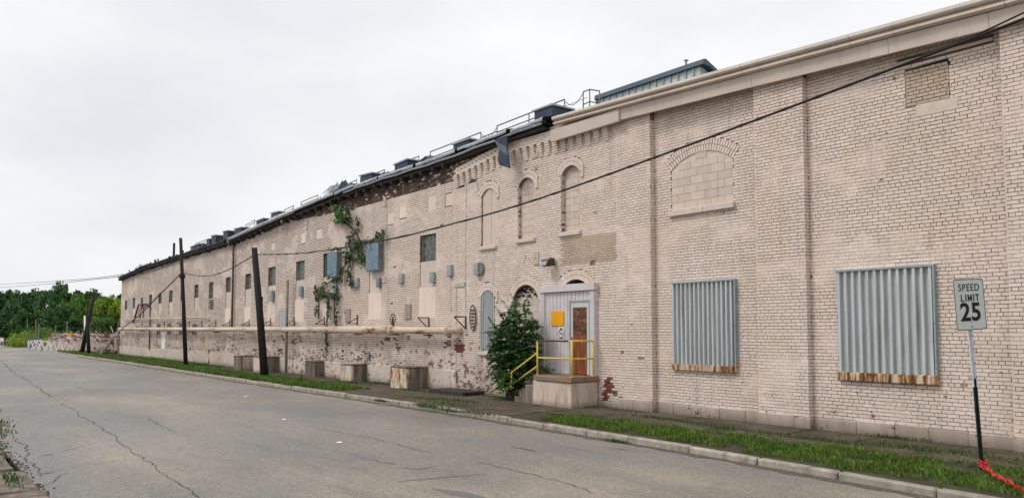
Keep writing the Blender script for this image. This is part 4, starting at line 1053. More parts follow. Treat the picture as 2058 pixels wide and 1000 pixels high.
# ------------------------------------------------------------------ stoop with steps and railing
f0 = G(1148, 820, 0); fy = f0.y; fx1 = f0.x; sx0 = None
def SF(px, y): return SX(px, y)
fx0 = SF(1070, fy); st = empty('entrance_stoop', ((fx0+fx1)/2, fy/2, 0), 'raised concrete stoop with stained slab and steps under the boarded door', 'stoop')
m = MB(); m.bevbox(fx0, fx1, fy, -.02, -.1, .66, .012, 0, .004); m.build('body', M['concrete'], st)
m = MB(); m.bevbox(fx0+.15, fx1+.03, fy-.04, -.01, .665, .82, .02, 0, .01); m.build('slab', M['slabedge'], st)
steps = [(SF(1055, fy), fx0-.004, .52), (SF(1043, fy), SF(1055, fy)-.004, .34), (SF(1034, fy), SF(1043, fy)-.004, .17)]
for a, b, h in [(fx0+.0, fx0+.145, .81)]: m = MB(); m.bevbox(a, b, fy+.04, -.02, .662, .80, .01); m.build('step', M['grimy'], st)
for a, b, h in steps: m = MB(); m.bevbox(a, b, fy, -.05, -.1, h, .015, 0, .008); m.build('step', M['grimy'], st)
rl = empty('yellow_railing', (fx1-.1, fy+.06, .82), 'chipped yellow pipe railing around the stoop and down its steps', 'railing')
yr = fy+.05; p1x = SF(1080, yr); p2x = SF(1149, yr); zt = W(1149, 685, yr)[1]; zmr = W(1149, 721, yr)[1]; p3 = (p2x, -.16)
def tb(name, pts, r=.024): m = MB(); m.tube(pts, r, 8); return m.build(name, M['yellow'], rl, True)
tb('post', [(p1x, yr, .7), (p1x, yr, zt)]); tb('post', [(p2x, yr, .8), (p2x, yr, zt)], .03); tb('post', [(p3[0], p3[1], .8), (p3[0], p3[1], zt)])
m = MB(); m.tube([(p1x, yr, zt), (p2x-.12, yr, zt)], .025, 8); m.build('top_rail', M['rusty'], rl, True); tb('top_rail', [(p2x-.12, yr, zt), (p2x, yr, zt), (p3[0], p3[1], zt)])
tb('middle_rail', [(p1x, yr, zmr), (p2x, yr, zmr), (p3[0], p3[1], zmr)])
a = WV(1080, 708, yr); b = WV(1028, 748, yr); c = WV(1028, 773, yr); d = WV(1080, 735, yr)
tb('stair_rail', [a, b, c, d]); tb('stair_post', [b, c], .026)
for q in ((p1x, yr), (p2x, yr), p3): m = MB(); m.tube([(q[0], q[1], .818), (q[0], q[1], .83)], .055, 10); m.build('base_flange', M['yellow'], rl)
# metal access plate left of the bush
m = MB(); p = G(962, 787, 0); m.bevbox(p.x-.9, p.x+1.1, -1.1, -.25, -.05, .12, .01); tag(m.build('cellar_hatch', M['dark']), 'low rusty metal cellar hatch lying on the pavement left of the bush', 'hatch')

# ------------------------------------------------------------------ wall fixtures
fl_ = empty('flood_light', WV(1098, 528, -.1), 'old metal flood light on the wall above the door arch', 'wall light')
p = WV(1098, 528, -.22); m = MB(); m.box(p, (.34, .16, .16), 0, Matrix.Rotation(-.35, 3, 'X')); m.build('housing', M['rusty'], fl_)
m = MB(); m.box(p+Vector((-.02, -.1, -.02)), (.28, .02, .13), 0, Matrix.Rotation(-.35, 3, 'X')); m.build('lens', M['galv'], fl_)
m = MB(); m.box(p+Vector((.1, .13, .03)), (.1, .14, .22)); m.build('bracket', M['rusty'], fl_)
def meter(px, py, hw, hh, dep, lab, mat='greybox', backp=None):
    root = empty('meter_box', WV(px, py, YM), lab, 'metal box', 'small metal boxes on the wall'); c = WV(px, py, YM-dep*.5)
    m = MB(); m.bevbox(c.x-hw, c.x+hw, YM-dep, YM+.01, c.z-hh, c.z+hh, .02); m.build('case', M[mat], root)
    if backp: m = MB(); m.tube([(c.x+.1, YM-.02, c.z), (c.x+.1, YM-dep*.55, c.z)], backp, 16); m.build('round_back', M['boxside'], root)
    m = MB(); m.box((c.x, YM-dep-.006, c.z-hh*.2), (hw*.9, .01, .03)); m.build('hasp', M['galv'], root)
meter(959, 540, .12, .2, .16, 'grey box with round back, nearest the lower corrugated arch', backp=.22)
meter(904, 543, .13, .2, .12, 'pale grey box between the glass block window and the round backed box')
meter(869, 557, .13, .19, .12, 'grey box on the infill under the nearest glass block window', 'galv')
meter(806, 559, .14, .19, .12, 'pale grey box midway between the nearest window and the big blue cabinet')
meter(761, 568, .13, .18, .12, 'blue grey box under the larger blue cabinet', 'bluebox'); meter(717, 567, .14, .2, .12, 'grey box hanging at the edge of the vine', 'galv')
meter(674, 580, .14, .3, .1, 'narrow grey box half hidden among the lower vine', 'galv')
meter(604, 585, .14, .25, .14, 'grey box on the infill right of the standing pipe', 'galv'); meter(546, 594, .17, .28, .16, 'small grey box on the infill right of the leaning pole', 'galv')
def cabinet(x0f, x1f, xb, yt, yb, lab):
    # front face columns x0f..x1f, right side runs back to column xb
    for dep in np.linspace(.2, 1.4, 60):
        xs_ = SX(x1f, -dep)
        if project(Vector((xs_, YM, 4)))[0] >= xb: break
    a, b = SX(x0f, -dep), SX(x1f, -dep); zt_, zb_ = W((x0f+x1f)/2, yt, -dep)[1], W((x0f+x1f)/2, yb, -dep)[1]
    root = empty('wall_cabinet', ((a+b)/2, YM, (zt_+zb_)/2), lab, 'metal cabinet')
    m = MB(); m.bb(a+.01, b-.01, -dep+.02, YM, zb_+.01, zt_-.01); m.build('body', M['boxside'], root)
    m = MB(); m.bevbox(a, b, -dep-.01, -dep+.018, zb_, zt_, .006); m.build('front_panel', M['bluebox'], root)
    for zz in (zb_, zt_): m = MB(); m.bb(a, b+.01, -dep+.02, YM, zz-.015, zz+.015); m.build('edge_flange', M['galv'], root)
cabinet(734, 759, 769, 490, 543, 'larger blue grey sheet metal cabinet with chalk scribbles, right of the vine')
cabinet(656, 675, 681, 508, 556, 'smaller blue grey sheet metal cabinet at the left of the vine')
# chalk scribble
a = WV(738, 535, -.62)
# wooden shutters boards
for px0, px1, y0, y1, lab in ((693, 703, 619, 646, 'small weathered board on the wall below the vine'), (813, 825, 611, 641, 'weathered flaking board on the wall between brackets above the pipe end')):
    m = MB(); a, b = SX(px0), SX(px1); za, zb = W(px0, y1)[1], W(px0, y0)[1]; m.bevbox(a, b, YM-.05, YM, za, zb, .008); m.bb((a+b)/2-.005, (a+b)/2+.005, YM-.055, YM-.048, za+.03, zb-.03); tag(m.build('wall_board', M['woodshut']), lab, 'board')
m = MB(); c = WV(951, 638, YM-.03); pr = []
for k in range(16): t = 2*math.pi*k/16; pr.append((c.x+.17*math.cos(t), c.z+.42*math.sin(t)))
m.add([(a, YM-.05, b) for a, b in pr]+[(a, YM, b) for a, b in pr], [tuple(range(16))]+[(i, (i+1) % 16, 16+(i+1) % 16, 16+i) for i in range(16)])
for k in range(6): m.box((c.x+random.uniform(-.03, .03), YM-.055, c.z-.3+.11*k), (random.uniform(.12, .24), .03, .05), 1)
m.tube([(a, YM-.05, b) for a, b in pr]+[(pr[0][0], YM-.05, pr[0][1])], .02, 5, 1)
tag(m.build('iron_wall_plate', [M['plate'], M['rusty']]), 'oval iron plate with rusty bars on the wall left of the corrugated arch', 'iron plate')
m = MB(); a = SX(407, YM); m.bevbox(a, SX(412, YM), YM-.02, YM, W(409, 688)[1], W(409, 676)[1], .004); tag(m.build('yellow_notice', simple('ochre notice', (.45, .28, .06), .7, 0, .2, 8)), 'small ochre yellow notice on the far wall beneath the pipe', 'notice')
# triangular brackets
BR = [(282, 0), (298, 0), (327, 0), (354, 0), (377, 0), (402, 0), (430, 0), (458, 0), (497, 0), (540, 0), (588, 0), (648, 0), (714, 0), (853, 1), (927, 1)]
ORD = ['first', 'second', 'third', 'fourth', 'fifth', 'sixth', 'seventh', 'eighth', 'ninth', 'tenth', 'eleventh', 'twelfth', 'thirteenth', 'fourteenth', 'fifteenth', 'sixteenth', 'seventeenth', 'eighteenth']
for ib, (px, big) in enumerate(BR):
    x = SX(px+ (8 if big else 3)); z = 2.40 if not big else 2.2; h = .42 if big else .4; l_ = .42 if big else .45; m = MB()
    root = empty('wall_bracket', (x, YM, z), 'rusty triangular iron bracket on the wall just left of the oval plate' if px == 927 else ('rusty triangular iron bracket over the last stretch of pipe' if px == 853 else f'small rusty bracket above the long pipe, {ORD[ib]} from the far end'), 'bracket', None if big else 'iron brackets above the pipe')
    m.bar((x, YM-.02, z-h*.2), (x, YM-.02, z+h*.8), .04, .04); m.build('upright', M['rusty'], root)
    if big: m = MB(); m.bar((x, YM, z+h*.78), (x-.1, YM-l_, z+h*.78), .04, .04); m.build('arm', M['rusty'], root); m = MB(); m.bar((x-.1, YM-l_, z+h*.78), (x, YM-.02, z-h*.2), .035, .035); m.build('brace', M['rusty'], root)
    else: m = MB(); m.bar((x, YM, z-h*.1), (x-.05, YM-l_, z-h*.1), .04, .04); m.build('arm', M['rusty'], root); m = MB(); m.bar((x-.05, YM-l_, z-h*.1), (x, YM-.02, z+h*.5), .035, .035); m.build('brace', M['rusty'], root)
# long pipe
pp = empty('steam_pipe', (-45, -.3, 2.1), 'long rusting cream pipe running along the whole old wall', 'pipe')
yp = -.33; A0, A1, A2 = WV(240, 660.5, yp), WV(655, 662, yp), WV(905, 664, yp); xm = SX(790, yp); zA = A1.z
def pz(x): return interp([(A0.x, A0.z), (A1.x, A1.z), (A2.x, A2.z)], x)
x = A0.x; cuts = list(np.linspace(A0.x, SX(660, yp), 9))
for a, b in zip(cuts, cuts[1:]): m = MB(); m.tube([(a+.01, yp, pz(a)), (b-.01, yp, pz(b))], .125, 14); m.build('pipe_section', M['pipe'], pp, True)
m = MB(); m.tube([(SX(660, yp), yp, pz(-32)), (xm, yp, pz(xm))], .16, 14); m.build('pipe_section', M['rustpipe'], pp, True)
m = MB(); m.tube([(xm, yp, pz(xm)), (xm+.5, yp, pz(xm)), (xm+.8, yp, pz(xm)), (A2.x-.15, yp, pz(A2.x)), (A2.x+.02, yp+.07, pz(A2.x)), (A2.x+.1, yp+.2, pz(A2.x)), (A2.x+.1, YM, pz(A2.x))], [.16, .15, .12, .12, .13, .13, .13], 14); m.build('pipe_section', M['rustpipe'], pp, True)
for x in cuts[1:-1]+[SX(660, yp), SX(632, yp), xm, xm-.12, A2.x-.12]: m = MB(); m.tube([(x-.03, yp, pz(x)), (x+.03, yp, pz(x))], .2 if x > SX(670, yp) else .155, 14); m.build('flange', M['pipe'], pp, True)
for px in (282, 327, 377, 430, 497, 588, 648, 714, 785, 853):
    x = SX(px, yp); m = MB(); m.bar((x, YM, pz(x)-.17), (x, yp-.05, pz(x)-.17), .04, .04); m.build('support', M['rusty'], pp)
vw = MB(); c = Vector((xm, yp-.02, pz(xm)+.42)); ring = [c+Vector((.2*math.cos(t), 0, .2*math.sin(t))) for t in np.linspace(0, 2*math.pi, 17)]; vw.tube(ring, .018, 6, cap=False)
for k in range(3): t = k*math.pi/3; vw.bar(c-Vector((.2*math.cos(t), 0, .2*math.sin(t))), c+Vector((.2*math.cos(t), 0, .2*math.sin(t))), .02, .02)
vw.tube([c, c-Vector((0, -.02, .4))], .05, 8); vw.build('valve_wheel', M['rusty'], pp)
# small pipe above with hangers
sp = empty('thin_pipe', WV(330, 636, -.15), 'thin cream conduit above the big pipe at the far end', 'pipe')
m = MB(); m.tube([WV(246, 641, -.15), WV(300, 640, -.15), WV(362, 640, -.15), WV(376, 638, -.15), WV(418, 637, -.15), WV(421, 645, -.1)], .05, 8); m.build('conduit', M['thinpipe'], sp, True)
for px in (262, 278, 321, 340, 362, 383, 396, 412): m = MB(); x = SX(px, -.12); z = W(px, 640, -.12)[1]; m.tube([(x, -.12, z), (x, -.12, z+.6)], .025, 6); m.build('hanger', M['thinpipe'], sp)
# tall standpipe and wall pole
m = MB(); m.tube([WV(578, 563, -.25), WV(576, 660, -.25), WV(575, 748, -.3)], .07, 8); tag(m.build('standing_pole', M['woodgrey'], None, True), 'bare grey brown pole standing against the wall right of the dark leaning pole', 'pole')
m = MB(); p = G(439, 733, 0); x = p.x; m.tube([(x, -.45, 0), (x, -.45, .95), (x+.5, -.4, 1.0)], .06, 8); tag(m.build('bent_pipe', M['thinpipe'], None, True), 'short bent standpipe beside the wall left of the concrete boxes', 'pipe')
m = MB(); p = WV(741, 713, YM-.03); m.bevbox(p.x-.09, p.x+.09, YM-.08, YM, p.z-.14, p.z+.14, .02); tag(m.build('wall_tap_cover', M['bluebox']), 'tiny blue cover on the wall above the middle concrete box', 'cover')

# concrete boxes --------------------------------------------------------
def cbox(fl, fc, fr_, yt, yb, lab, mat, matf):
    c = G(fc, yb, 0); x0 = SX(fl, c.y); h = W(fc, yt, c.y)[1]; root = empty('concrete_box', ((x0+c.x)/2, c.y/2, 0), lab, 'concrete box')
    t = .12; m = MB(); m.bevbox(x0, c.x, c.y, c.y+t, -.1, h, .02, 0, .008); m.build('front_panel', M[matf], root)
    m = MB(); m.bevbox(c.x-t, c.x+.003, c.y+t+.002, -.02, -.1, h-.01, .02, 0, .008); m.build('side_panel', M[mat], root); m = MB(); m.bevbox(x0, x0+t, c.y+t+.002, -.02, -.1, h-.01, .02, 0, .008); m.build('side_panel', M[mat], root)
    m = MB(); m.bb(x0+t, c.x-t, c.y+t, -.02, -.1, h-.12); m.build('fill', M['soil'], root)
    m = MB(); m.bevbox(x0-.015, c.x+.015, c.y-.015, .0, h+.002, h+.05, .015, 0, .008); m.build('cap', M['grimy'], root)
cbox(786, 817, 854, 740, 781, 'nearest concrete box with rusty yellow and white front', 'grimy', 'rustbin')
cbox(685, 706, 741, 734, 767, 'middle pale concrete box without rust, against the wall', 'grimy', 'concrete')
cbox(614, 632, 662, 727, 757, 'concrete box with a dark mossy cap, third from the near end', 'grimy', 'grimy')
cbox(510, 521, 548, 718, 748, 'concrete box just behind the leaning dark pole', 'grimy', 'concrete')
cbox(471, 483, 510, 716, 743, 'farthest concrete box with rust marked corner', 'concrete', 'grimy')
m = MB(); p = G(606, 770, 0); m.tube([p, p+Vector((0, 0, .55))], .015, 6); m.box(p+Vector((0, 0, .35)), (.05, .02, .08)); tag(m.build('stake', M['wood']), 'thin dark stake standing in the grass in front of the mossy box', 'stake')

# ------------------------------------------------------------------ vines and the bush
def leafcloud(name, blobs, mat, size, parent=None, seed=0, yoff=.04, thick=.22):
    rg = np.random.default_rng(seed); V = []; 
    for (px, py, rx, ry, n) in blobs:
        for _ in range(int(n*(.40 if size < .2 else .4))):
            a, b = rg.normal(0, .45), rg.normal(0, .45)
            if a*a+b*b > 1.3: continue
            p = WV(px+rx*a, py+ry*b, YM-yoff-thick*rg.random()); s_ = size*rg.uniform(.5, 1.15)
            t = rg.uniform(0, 2*math.pi); u = Vector((math.cos(t), rg.uniform(-.6, .6), math.sin(t))).normalized(); v_ = Vector((-math.sin(t), rg.uniform(-.6, .6), math.cos(t))).normalized()
            V += [p-u*s_*.5, p+v_*s_*.38-u*s_*.1, p+u*s_*.6, p-v_*s_*.38-u*s_*.1]
    n = len(V)//4; return fast_mesh(name, [tuple(q) for q in V], np.full(n, 4), np.arange(n*4), mat, parent=parent)
vn = empty('wall_vine', WV(700, 640, -.1), 'green climbing vine with bare stems trailing between the two blue cabinets', 'vine')
bl = [(735, 485, 30, 8, 160), (760, 478, 10, 12, 90), (769, 470, 4, 16, 60), (715, 500, 22, 20, 420), (725, 520, 14, 18, 260), (700, 520, 14, 14, 220), (712, 470, 8, 22, 70), (702, 480, 8, 10, 40), (685, 545, 18, 10, 110), (700, 555, 6, 22, 110), (706, 572, 7, 9, 90), (650, 590, 14, 20, 300), (672, 590, 14, 16, 220), (636, 592, 6, 18, 90), (635, 625, 4, 22, 60), (660, 620, 5, 34, 170), (678, 560, 14, 16, 160), (676, 620, 4, 36, 110), (676, 650, 5, 10, 60), (690, 505, 12, 5, 60), (672, 500, 14, 4, 50), (720, 455, 4, 14, 30), (700, 440, 10, 6, 60), (716, 442, 6, 14, 30), (634, 575, 4, 6, 30), (744, 500, 6, 14, 80), (660, 555, 6, 8, 50), (655, 680, 3, 30, 60)]
leafcloud('leaves', bl, M['vine'], .17, vn, 1)
st_ = MB()
for pts in ([(683, 443), (700, 452), (715, 465), (722, 480), (712, 500), (700, 525), (680, 548), (672, 580), (672, 650)], [(715, 465), (705, 475), (700, 495)], [(768, 470), (752, 482), (730, 486), (715, 500)], [(640, 640), (640, 600), (650, 575), (672, 560)], [(656, 700), (657, 640), (660, 600)], [(706, 575), (702, 550), (712, 520)], [(770, 465), (769, 490), (766, 500)]):
    st_.tube([WV(a, b, YM-.04) for a, b in pts], .025, 5)
st_.build('stem', M['bark'], vn)
sp2 = empty('wall_sapling', WV(684, 443, 0), 'bright leafy young plant growing from the wall top above the vine', 'plant')
leafcloud('leaves', [(681, 428, 8, 14, 170), (672, 418, 6, 6, 60), (690, 436, 7, 8, 90), (676, 443, 10, 4, 60), (697, 426, 4, 6, 30), (684, 443, 8, 6, 80)], M['vinebright'], .26, sp2, 2, thick=.5)
m = MB(); m.tube([WV(692, 448, YM), WV(684, 436, -.2), WV(676, 420, -.3)], .03, 5); m.build('stem', M['bark'], sp2)
# tree of heaven bush
bc = WV(1035, 795, -.85); bush = empty('ailanthus_bush', (bc.x, -.85, 0), 'dense dark green bush with long feathery leaves beside the stoop steps', 'bush')
rgb = random.Random(5); LV_, LF = [], []; LB = []
stm = MB()
def frond(p0, d, l_, out, n=11, size=.15):
    d = d.normalized(); side_ = d.cross(Vector((0, 0, 1))); 
    if side_.length < .1: side_ = Vector((1, 0, 0))
    side_.normalize(); p = p0.copy(); dd = d.copy(); step = l_/n
    for i in range(n):
        dd = (dd+Vector((0, 0, -.07))).normalized(); p = p+dd*step; s_ = size*1.15*(1-.45*abs(i/n-.45)*2)
        for sg in (-1, 1):
            a = (side_*sg+dd*.45+Vector((0, 0, -.18+rgb.uniform(-.15, .15)))).normalized(); wv = dd*.15*s_+Vector((0, 0, rgb.uniform(-.02, .02)))
            out += [p, p+a*s_*.35+wv, p+a*s_, p+a*s_*.35-wv]
        if i == n-1: out += [p, p+dd*s_*.35+side_*.03, p+dd*s_, p+dd*s_*.35-side_*.03]
def PB(px, py, y): return WV(px, py, y)
# silhouette-shaping: stems fan out from the base to these crown points (px, py, y)
tips = [(1045, 612, -.7), (1025, 620, -.9), (1015, 640, -.8), (1062, 640, -.6), (1075, 650, -.6), (1000, 660, -.9), (1040, 655, -1.1), (1060, 670, -1.1), (1020, 680, -1.2), (995, 690, -1.0), (1080, 685, -.7), (1050, 700, -1.3), (1005, 715, -1.1), (1030, 720, -1.3), (1070, 715, -1.0), (1000, 745, -1.0), (1025, 750, -1.3), (1045, 735, -1.3), (1060, 745, -1.1), (1010, 775, -1.0), (1035, 775, -1.2), (1035, 640, -.5), (1055, 625, -.5), (1015, 660, -.5), (1075, 670, -.45), (1070, 735, -.4), (1078, 700, -.4), (1040, 690, -.5), (1010, 700, -.5)]
for k, (px, py, y) in enumerate(tips):
    y = max(y, -.62) if px > 1028 else max(y, -.85)
    tip = PB(px, py, y); base = Vector((bc.x-.35+rgb.uniform(-.2, .2), -.65+rgb.uniform(-.15, .15), 0)); mid = base.lerp(tip, .55)+Vector((rgb.uniform(-.1, .1), 0, .12))
    stm.tube([base, mid, tip], [.022, .014, .006], 5)
    nfr = 11
    for i in range(nfr):
        t = .55+.45*i/nfr; p = mid.lerp(tip, max(0, (t-.55)/.45)); an = rgb.uniform(0, 2*math.pi)
        frond(p, Vector((math.cos(an)-.15, math.sin(an)*.45-.1, rgb.uniform(.2, .9))), rgb.uniform(.4, .65)*(.7 if px > 1050 else 1), LV_, 14, .15)
    frond(tip-Vector((0, 0, .1)), Vector((rgb.uniform(-.5, .4), -.2, 1)), .5, LV_, 10, .16)
for (px, py, l_) in [(1000, 655, .75), (996, 672, .7), (990, 688, .7), (1000, 708, .7), (1000, 725, .7), (1003, 742, .6), (1010, 640, .6), (1062, 640, .6), (1003, 700, .8), (1008, 720, .8), (1000, 685, .8)]:
    for _ in range(2): frond(PB(px+18, py+4, rgb.uniform(-.95, -.6)), Vector((-1, rgb.uniform(-.4, .2), rgb.uniform(-.05, .35))), l_, LV_, 17, .17)
n = len(LV_)//4; fast_mesh('leaves', [tuple(q) for q in LV_], np.full(n, 4), np.arange(n*4), M['bush'], parent=bush)
for _ in range(26):
    p = PB(rgb.uniform(1005, 1034), rgb.uniform(755, 798), rgb.uniform(-1.2, -.9)); frond(p, Vector((rgb.uniform(-1, 1), rgb.uniform(-1, .2), rgb.uniform(.1, .8))), rgb.uniform(.25, .4), LB, 6, .11)
n = len(LB)//4; fast_mesh('fresh_leaves', [tuple(q) for q in LB], np.full(n, 4), np.arange(n*4), M['bushlight'], parent=bush)
stm.build('stems', M['bark'], bush)
sm = []; 
for _ in range(14): frond(Vector((SX(1098, -.3)+rgb.uniform(-.1, .1), -.3, .82)), Vector((rgb.uniform(-1, 1), rgb.uniform(-1, .3), 1)), .26, sm, 6, .07)
n = len(sm)//4; tag(fast_mesh('stoop_weed', [tuple(q) for q in sm], np.full(n, 4), np.arange(n*4), M['weed']), 'small weed growing on the stoop slab at the foot of the boards', 'weed')

# ------------------------------------------------------------------ utility poles and wires
def pole(base, top, r0, r1, lab, mat='wood', extra=None):
    root = empty('utility_pole', base, lab, 'utility pole'); m = MB(); m.tube([base-Vector((0, 0, .3)), base.lerp(top, .5), top], [r0, (r0+r1)/2, r1], 12); m.build('pole_shaft', M[mat], root, True); return root
def leanpole(bpx, bpy, tpx, tpy):
    b = G(bpx, bpy, 0); d = (b-CAM).dot(FH); r_ = ray(tpx, tpy); return b, CAM+r_*(d/r_.dot(FH))
b1, t1 = leanpole(533, 757, 511, 498); P1 = pole(b1, t1, .18, .13, 'thick dark leaning utility pole stub standing in front of the concrete boxes')
m = MB(); m.tube([t1-Vector((0, 0, .32))-RT*.16, t1-Vector((0, 0, .32))+RT*.16], .03, 6); m.build('insulator', M['galv'], P1)
m = MB(); q = b1.lerp(t1, .62); m.bar(q+RT*.16, q+RT*.16+Vector((0, 0, -.5)), .05, .08); m.build('cable_box', M['wood'], P1)
b2, t2 = leanpole(374, 735, 363, 478); P2 = pole(b2, t2, .13, .09, 'slim dark utility pole with a clamp, midway along the old wall')
m = MB(); q = b2.lerp(t2, .70); m.tube([q-Vector((0, 0, .12)), q+Vector((0, 0, .12))], .17, 10); m.build('clamp', M['wood'], P2)
a = WV(349, 520, 1.5); m = MB(); m.tube([a-Vector((0, 0, 1)), WV(350, 488, 1.5)], .09, 8); tag(m.build('roof_stub_post', M['wood'], None, True), 'short dark post rising above the roof edge left of the slim pole', 'post')
def wire(pts, r, lab, name='overhead_wire', mat='cable'):
    # smooth path through points
    P = [pts[0]]+list(pts)+[pts[-1]]; out = []
    for i in range(1, len(P)-2):
        for k in range(8):
            t = k/8; p0, p1, p2, p3 = P[i-1], P[i], P[i+1], P[i+2]
            out.append(.5*((2*p1)+(-p0+p2)*t+(2*p0-5*p1+4*p2-p3)*t*t+(-p0+3*p1-3*p2+p3)*t*t*t))
    out.append(P[-1]); m = MB(); m.tube(out, r, 6); o = m.build(name, M[mat], None, True); tag(o, lab, 'wire'); return o
YW = t1.y
def yl(px): return b1.y
kk = [(2200, -22), (2058, 38), (1850, 117), (1600, 211), (1350, 304), (1128, 384), (1000, 425), (900, 452), (800, 477), (700, 496), (600, 509)]
main_y = lambda px: t1.y if px > 400 else t1.y
w0 = [WV(a, b, t1.y) for a, b in kk]+[t1-Vector((0, 0, .3))]
wire(w0, .023, 'thick black overhead cable sweeping from the upper right corner to the leaning pole')
w1 = [WV(a, b, t1.y) for a, b in [(2200, -36), (2058, 30), (1960, 75), (1850, 117)]]; wire([p+Vector((0, 0, .03)) for p in w1], .014, 'thin second strand above the thick cable at the upper right corner')
w2 = [t1-Vector((0, 0, .32))]+[t1.lerp(b2.lerp(t2, .73), t)-Vector((0, 0, .30*(1-t)+.55*math.sin(math.pi*t))) for t in (.25, .5, .75)]+[b2.lerp(t2, .73)]
wire(w2, .022, 'black cable sagging between the leaning pole and the slim pole')
ap = WV(243, 662, -.5); q = b2.lerp(t2, .73); wire([q, q.lerp(ap, .3)-Vector((0, 0, .1)), q.lerp(ap, .6)-Vector((0, 0, .2)), ap], .035, 'guy cable slanting down from the slim pole to the far end of the wall')
wire([q, WV(310, 600, -.3), WV(262, 640, -.3)], .012, 'thin wire slanting down beside the guy cable')
q = b2.lerp(t2, .83); wire([q, PD(300, 546, 58), PD(250, 551, 66), PD(150, 562, 90), PD(0, 571, 150), PD(-150, 577, 200)], .03, 'upper thin wire leaving the slim pole toward the trees at left')
wire([PD(262, 553, 68), PD(200, 560, 80), PD(100, 570, 110), PD(0, 577, 150), PD(-150, 583, 200)], .03, 'lower thin wire running from the wall top toward the trees at left')
wire([PD(1180, 196, 32), PD(1080, 236, 36)], .01, 'short slack wire along the roof near the end of the fascia')
# broken pole group at the far end
b3, t3 = leanpole(163, 710, 189, 594); P3 = pole(b3, t3, .2, .14, 'broken dark utility pole leaning right at the far end of the wall')
b4, _ = leanpole(179, 711, 175, 634); _, t4 = leanpole(179, 711, 175, 634); P4 = pole(b4, t4, .17, .13, 'upright black pole stump crossing the broken leaning pole')
b5, t5 = leanpole(171, 703, 171, 634); P5 = pole(b5, t5, .12, .11, 'pale slim pole stub just left of the black crossing poles', 'postwhite')
d3 = (b3-CAM).dot(FH); m = MB(); r1_, r2_ = ray(181, 633), ray(221, 635); m.bar(CAM+r1_*(d3/r1_.dot(FH)), CAM+r2_*(d3/r2_.dot(FH)), .12, .12); tag(m.build('crossarm', M['wood']), 'loose wooden crossarm hanging sideways from the broken pole', 'crossarm')
for i, (A_, B2) in enumerate([((180, 634), (243, 680)), ((181, 636), (240, 672)), ((185, 638), (232, 690)), ((200, 636), (245, 655))]):
    ra, rb_ = ray(*A_), ray(*B2); pa, pb = CAM+ra*(d3/ra.dot(FH)), CAM+rb_*((d3-4)/rb_.dot(FH)); wire([pa, pa.lerp(pb, .35)-Vector((0, 0, .9)), pa.lerp(pb, .7)-Vector((0, 0, .8)), pb], .018, ['lowest loose cable hanging from the broken pole to the wall end', 'second lowest loose cable drooping behind the broken pole', 'loose cable drooping nearest behind the crossarm into the rubble', 'loose cable from the crossarm tip to the wall corner'][i])
for (A_, B2, r_, lab) in [((201, 713), (241, 661), .11, 'large pale beam leaning against the far end of the wall'), ((233, 712), (237, 668), .09, 'weathered post leaning upright at the wall corner'), ((222, 655), (238, 690), .05, 'thin pipe sticking out of the rubble at the wall end'), ((226, 690), (243, 640), .07, 'long dark pipe slanting over the wall end')]:
    b, _ = leanpole(A_[0], A_[1], *B2) if A_[1] > 700 else (PD(A_[0], A_[1], 72), None); rr = ray(*B2); d = 70.5 if A_[1] > 700 else 70
    tt = CAM+rr*(d/rr.dot(FH)); m = MB(); m.tube([b, tt], r_, 8); tag(m.build('leaning_beam', M['woodgrey'], None, True), lab, 'beam')

# ------------------------------------------------------------------ speed limit sign
sg = G(1976, 944, 0); sd_ = (sg-CAM).dot(FH)
def SG(px, py): r_ = ray(px, py); return CAM+r_*(sd_/r_.dot(FH))
sroot = empty('speed_limit_sign', sg, 'leaning speed limit 25 sign on a white and dark green post', 'road sign')
topp = SG(1948, 640); midp = SG(1961, 777); br = SG(1945, 600)
def upost(a, b, name, mat, wd=.05):
    d = (b-a).normalized(); u = (Vector((math.cos(math.radians(20)), 0, 0))); u = (RT*.94+FH*.342).normalized(); nn = u.cross(d).normalized(); m = MB(); h = wd
    prof = [(-h*.75, .0), (-h*.4, .0), (-h*.28, .03), (h*.28, .03), (h*.4, 0), (h*.75, 0), (h*.75, .006), (h*.36, .006), (h*.24, .036), (-h*.24, .036), (-h*.36, .006), (-h*.75, .006)]
    n = len(prof); m.add([a+u*p+nn*(-q) for p, q in prof]+[b+u*p+nn*(-q) for p, q in prof], [tuple(range(n)), tuple(range(n, 2*n))]+[(i, (i+1) % n, n+(i+1) % n, n+i) for i in range(n)])
    return m.build(name, M[mat], sroot)
upost(sg-Vector((0, 0, .2)), midp+(topp-midp)*.12, 'lower_post', 'greenpost', .052); upost(midp, topp, 'upper_post', 'postwhite', .062)
m = MB()
for t in (.15, .35, .55, .75, .95): m.tube([midp.lerp(topp, t)-FH*.035, midp.lerp(topp, t)-FH*.05], .009, 6)
m.build('bolt', M['ink'], sroot)
ux = (RT*.94+FH*.342).normalized(); uz = (SG(1909, 559)-SG(1920, 664)); uz = (uz-ux*uz.dot(ux)).normalized()
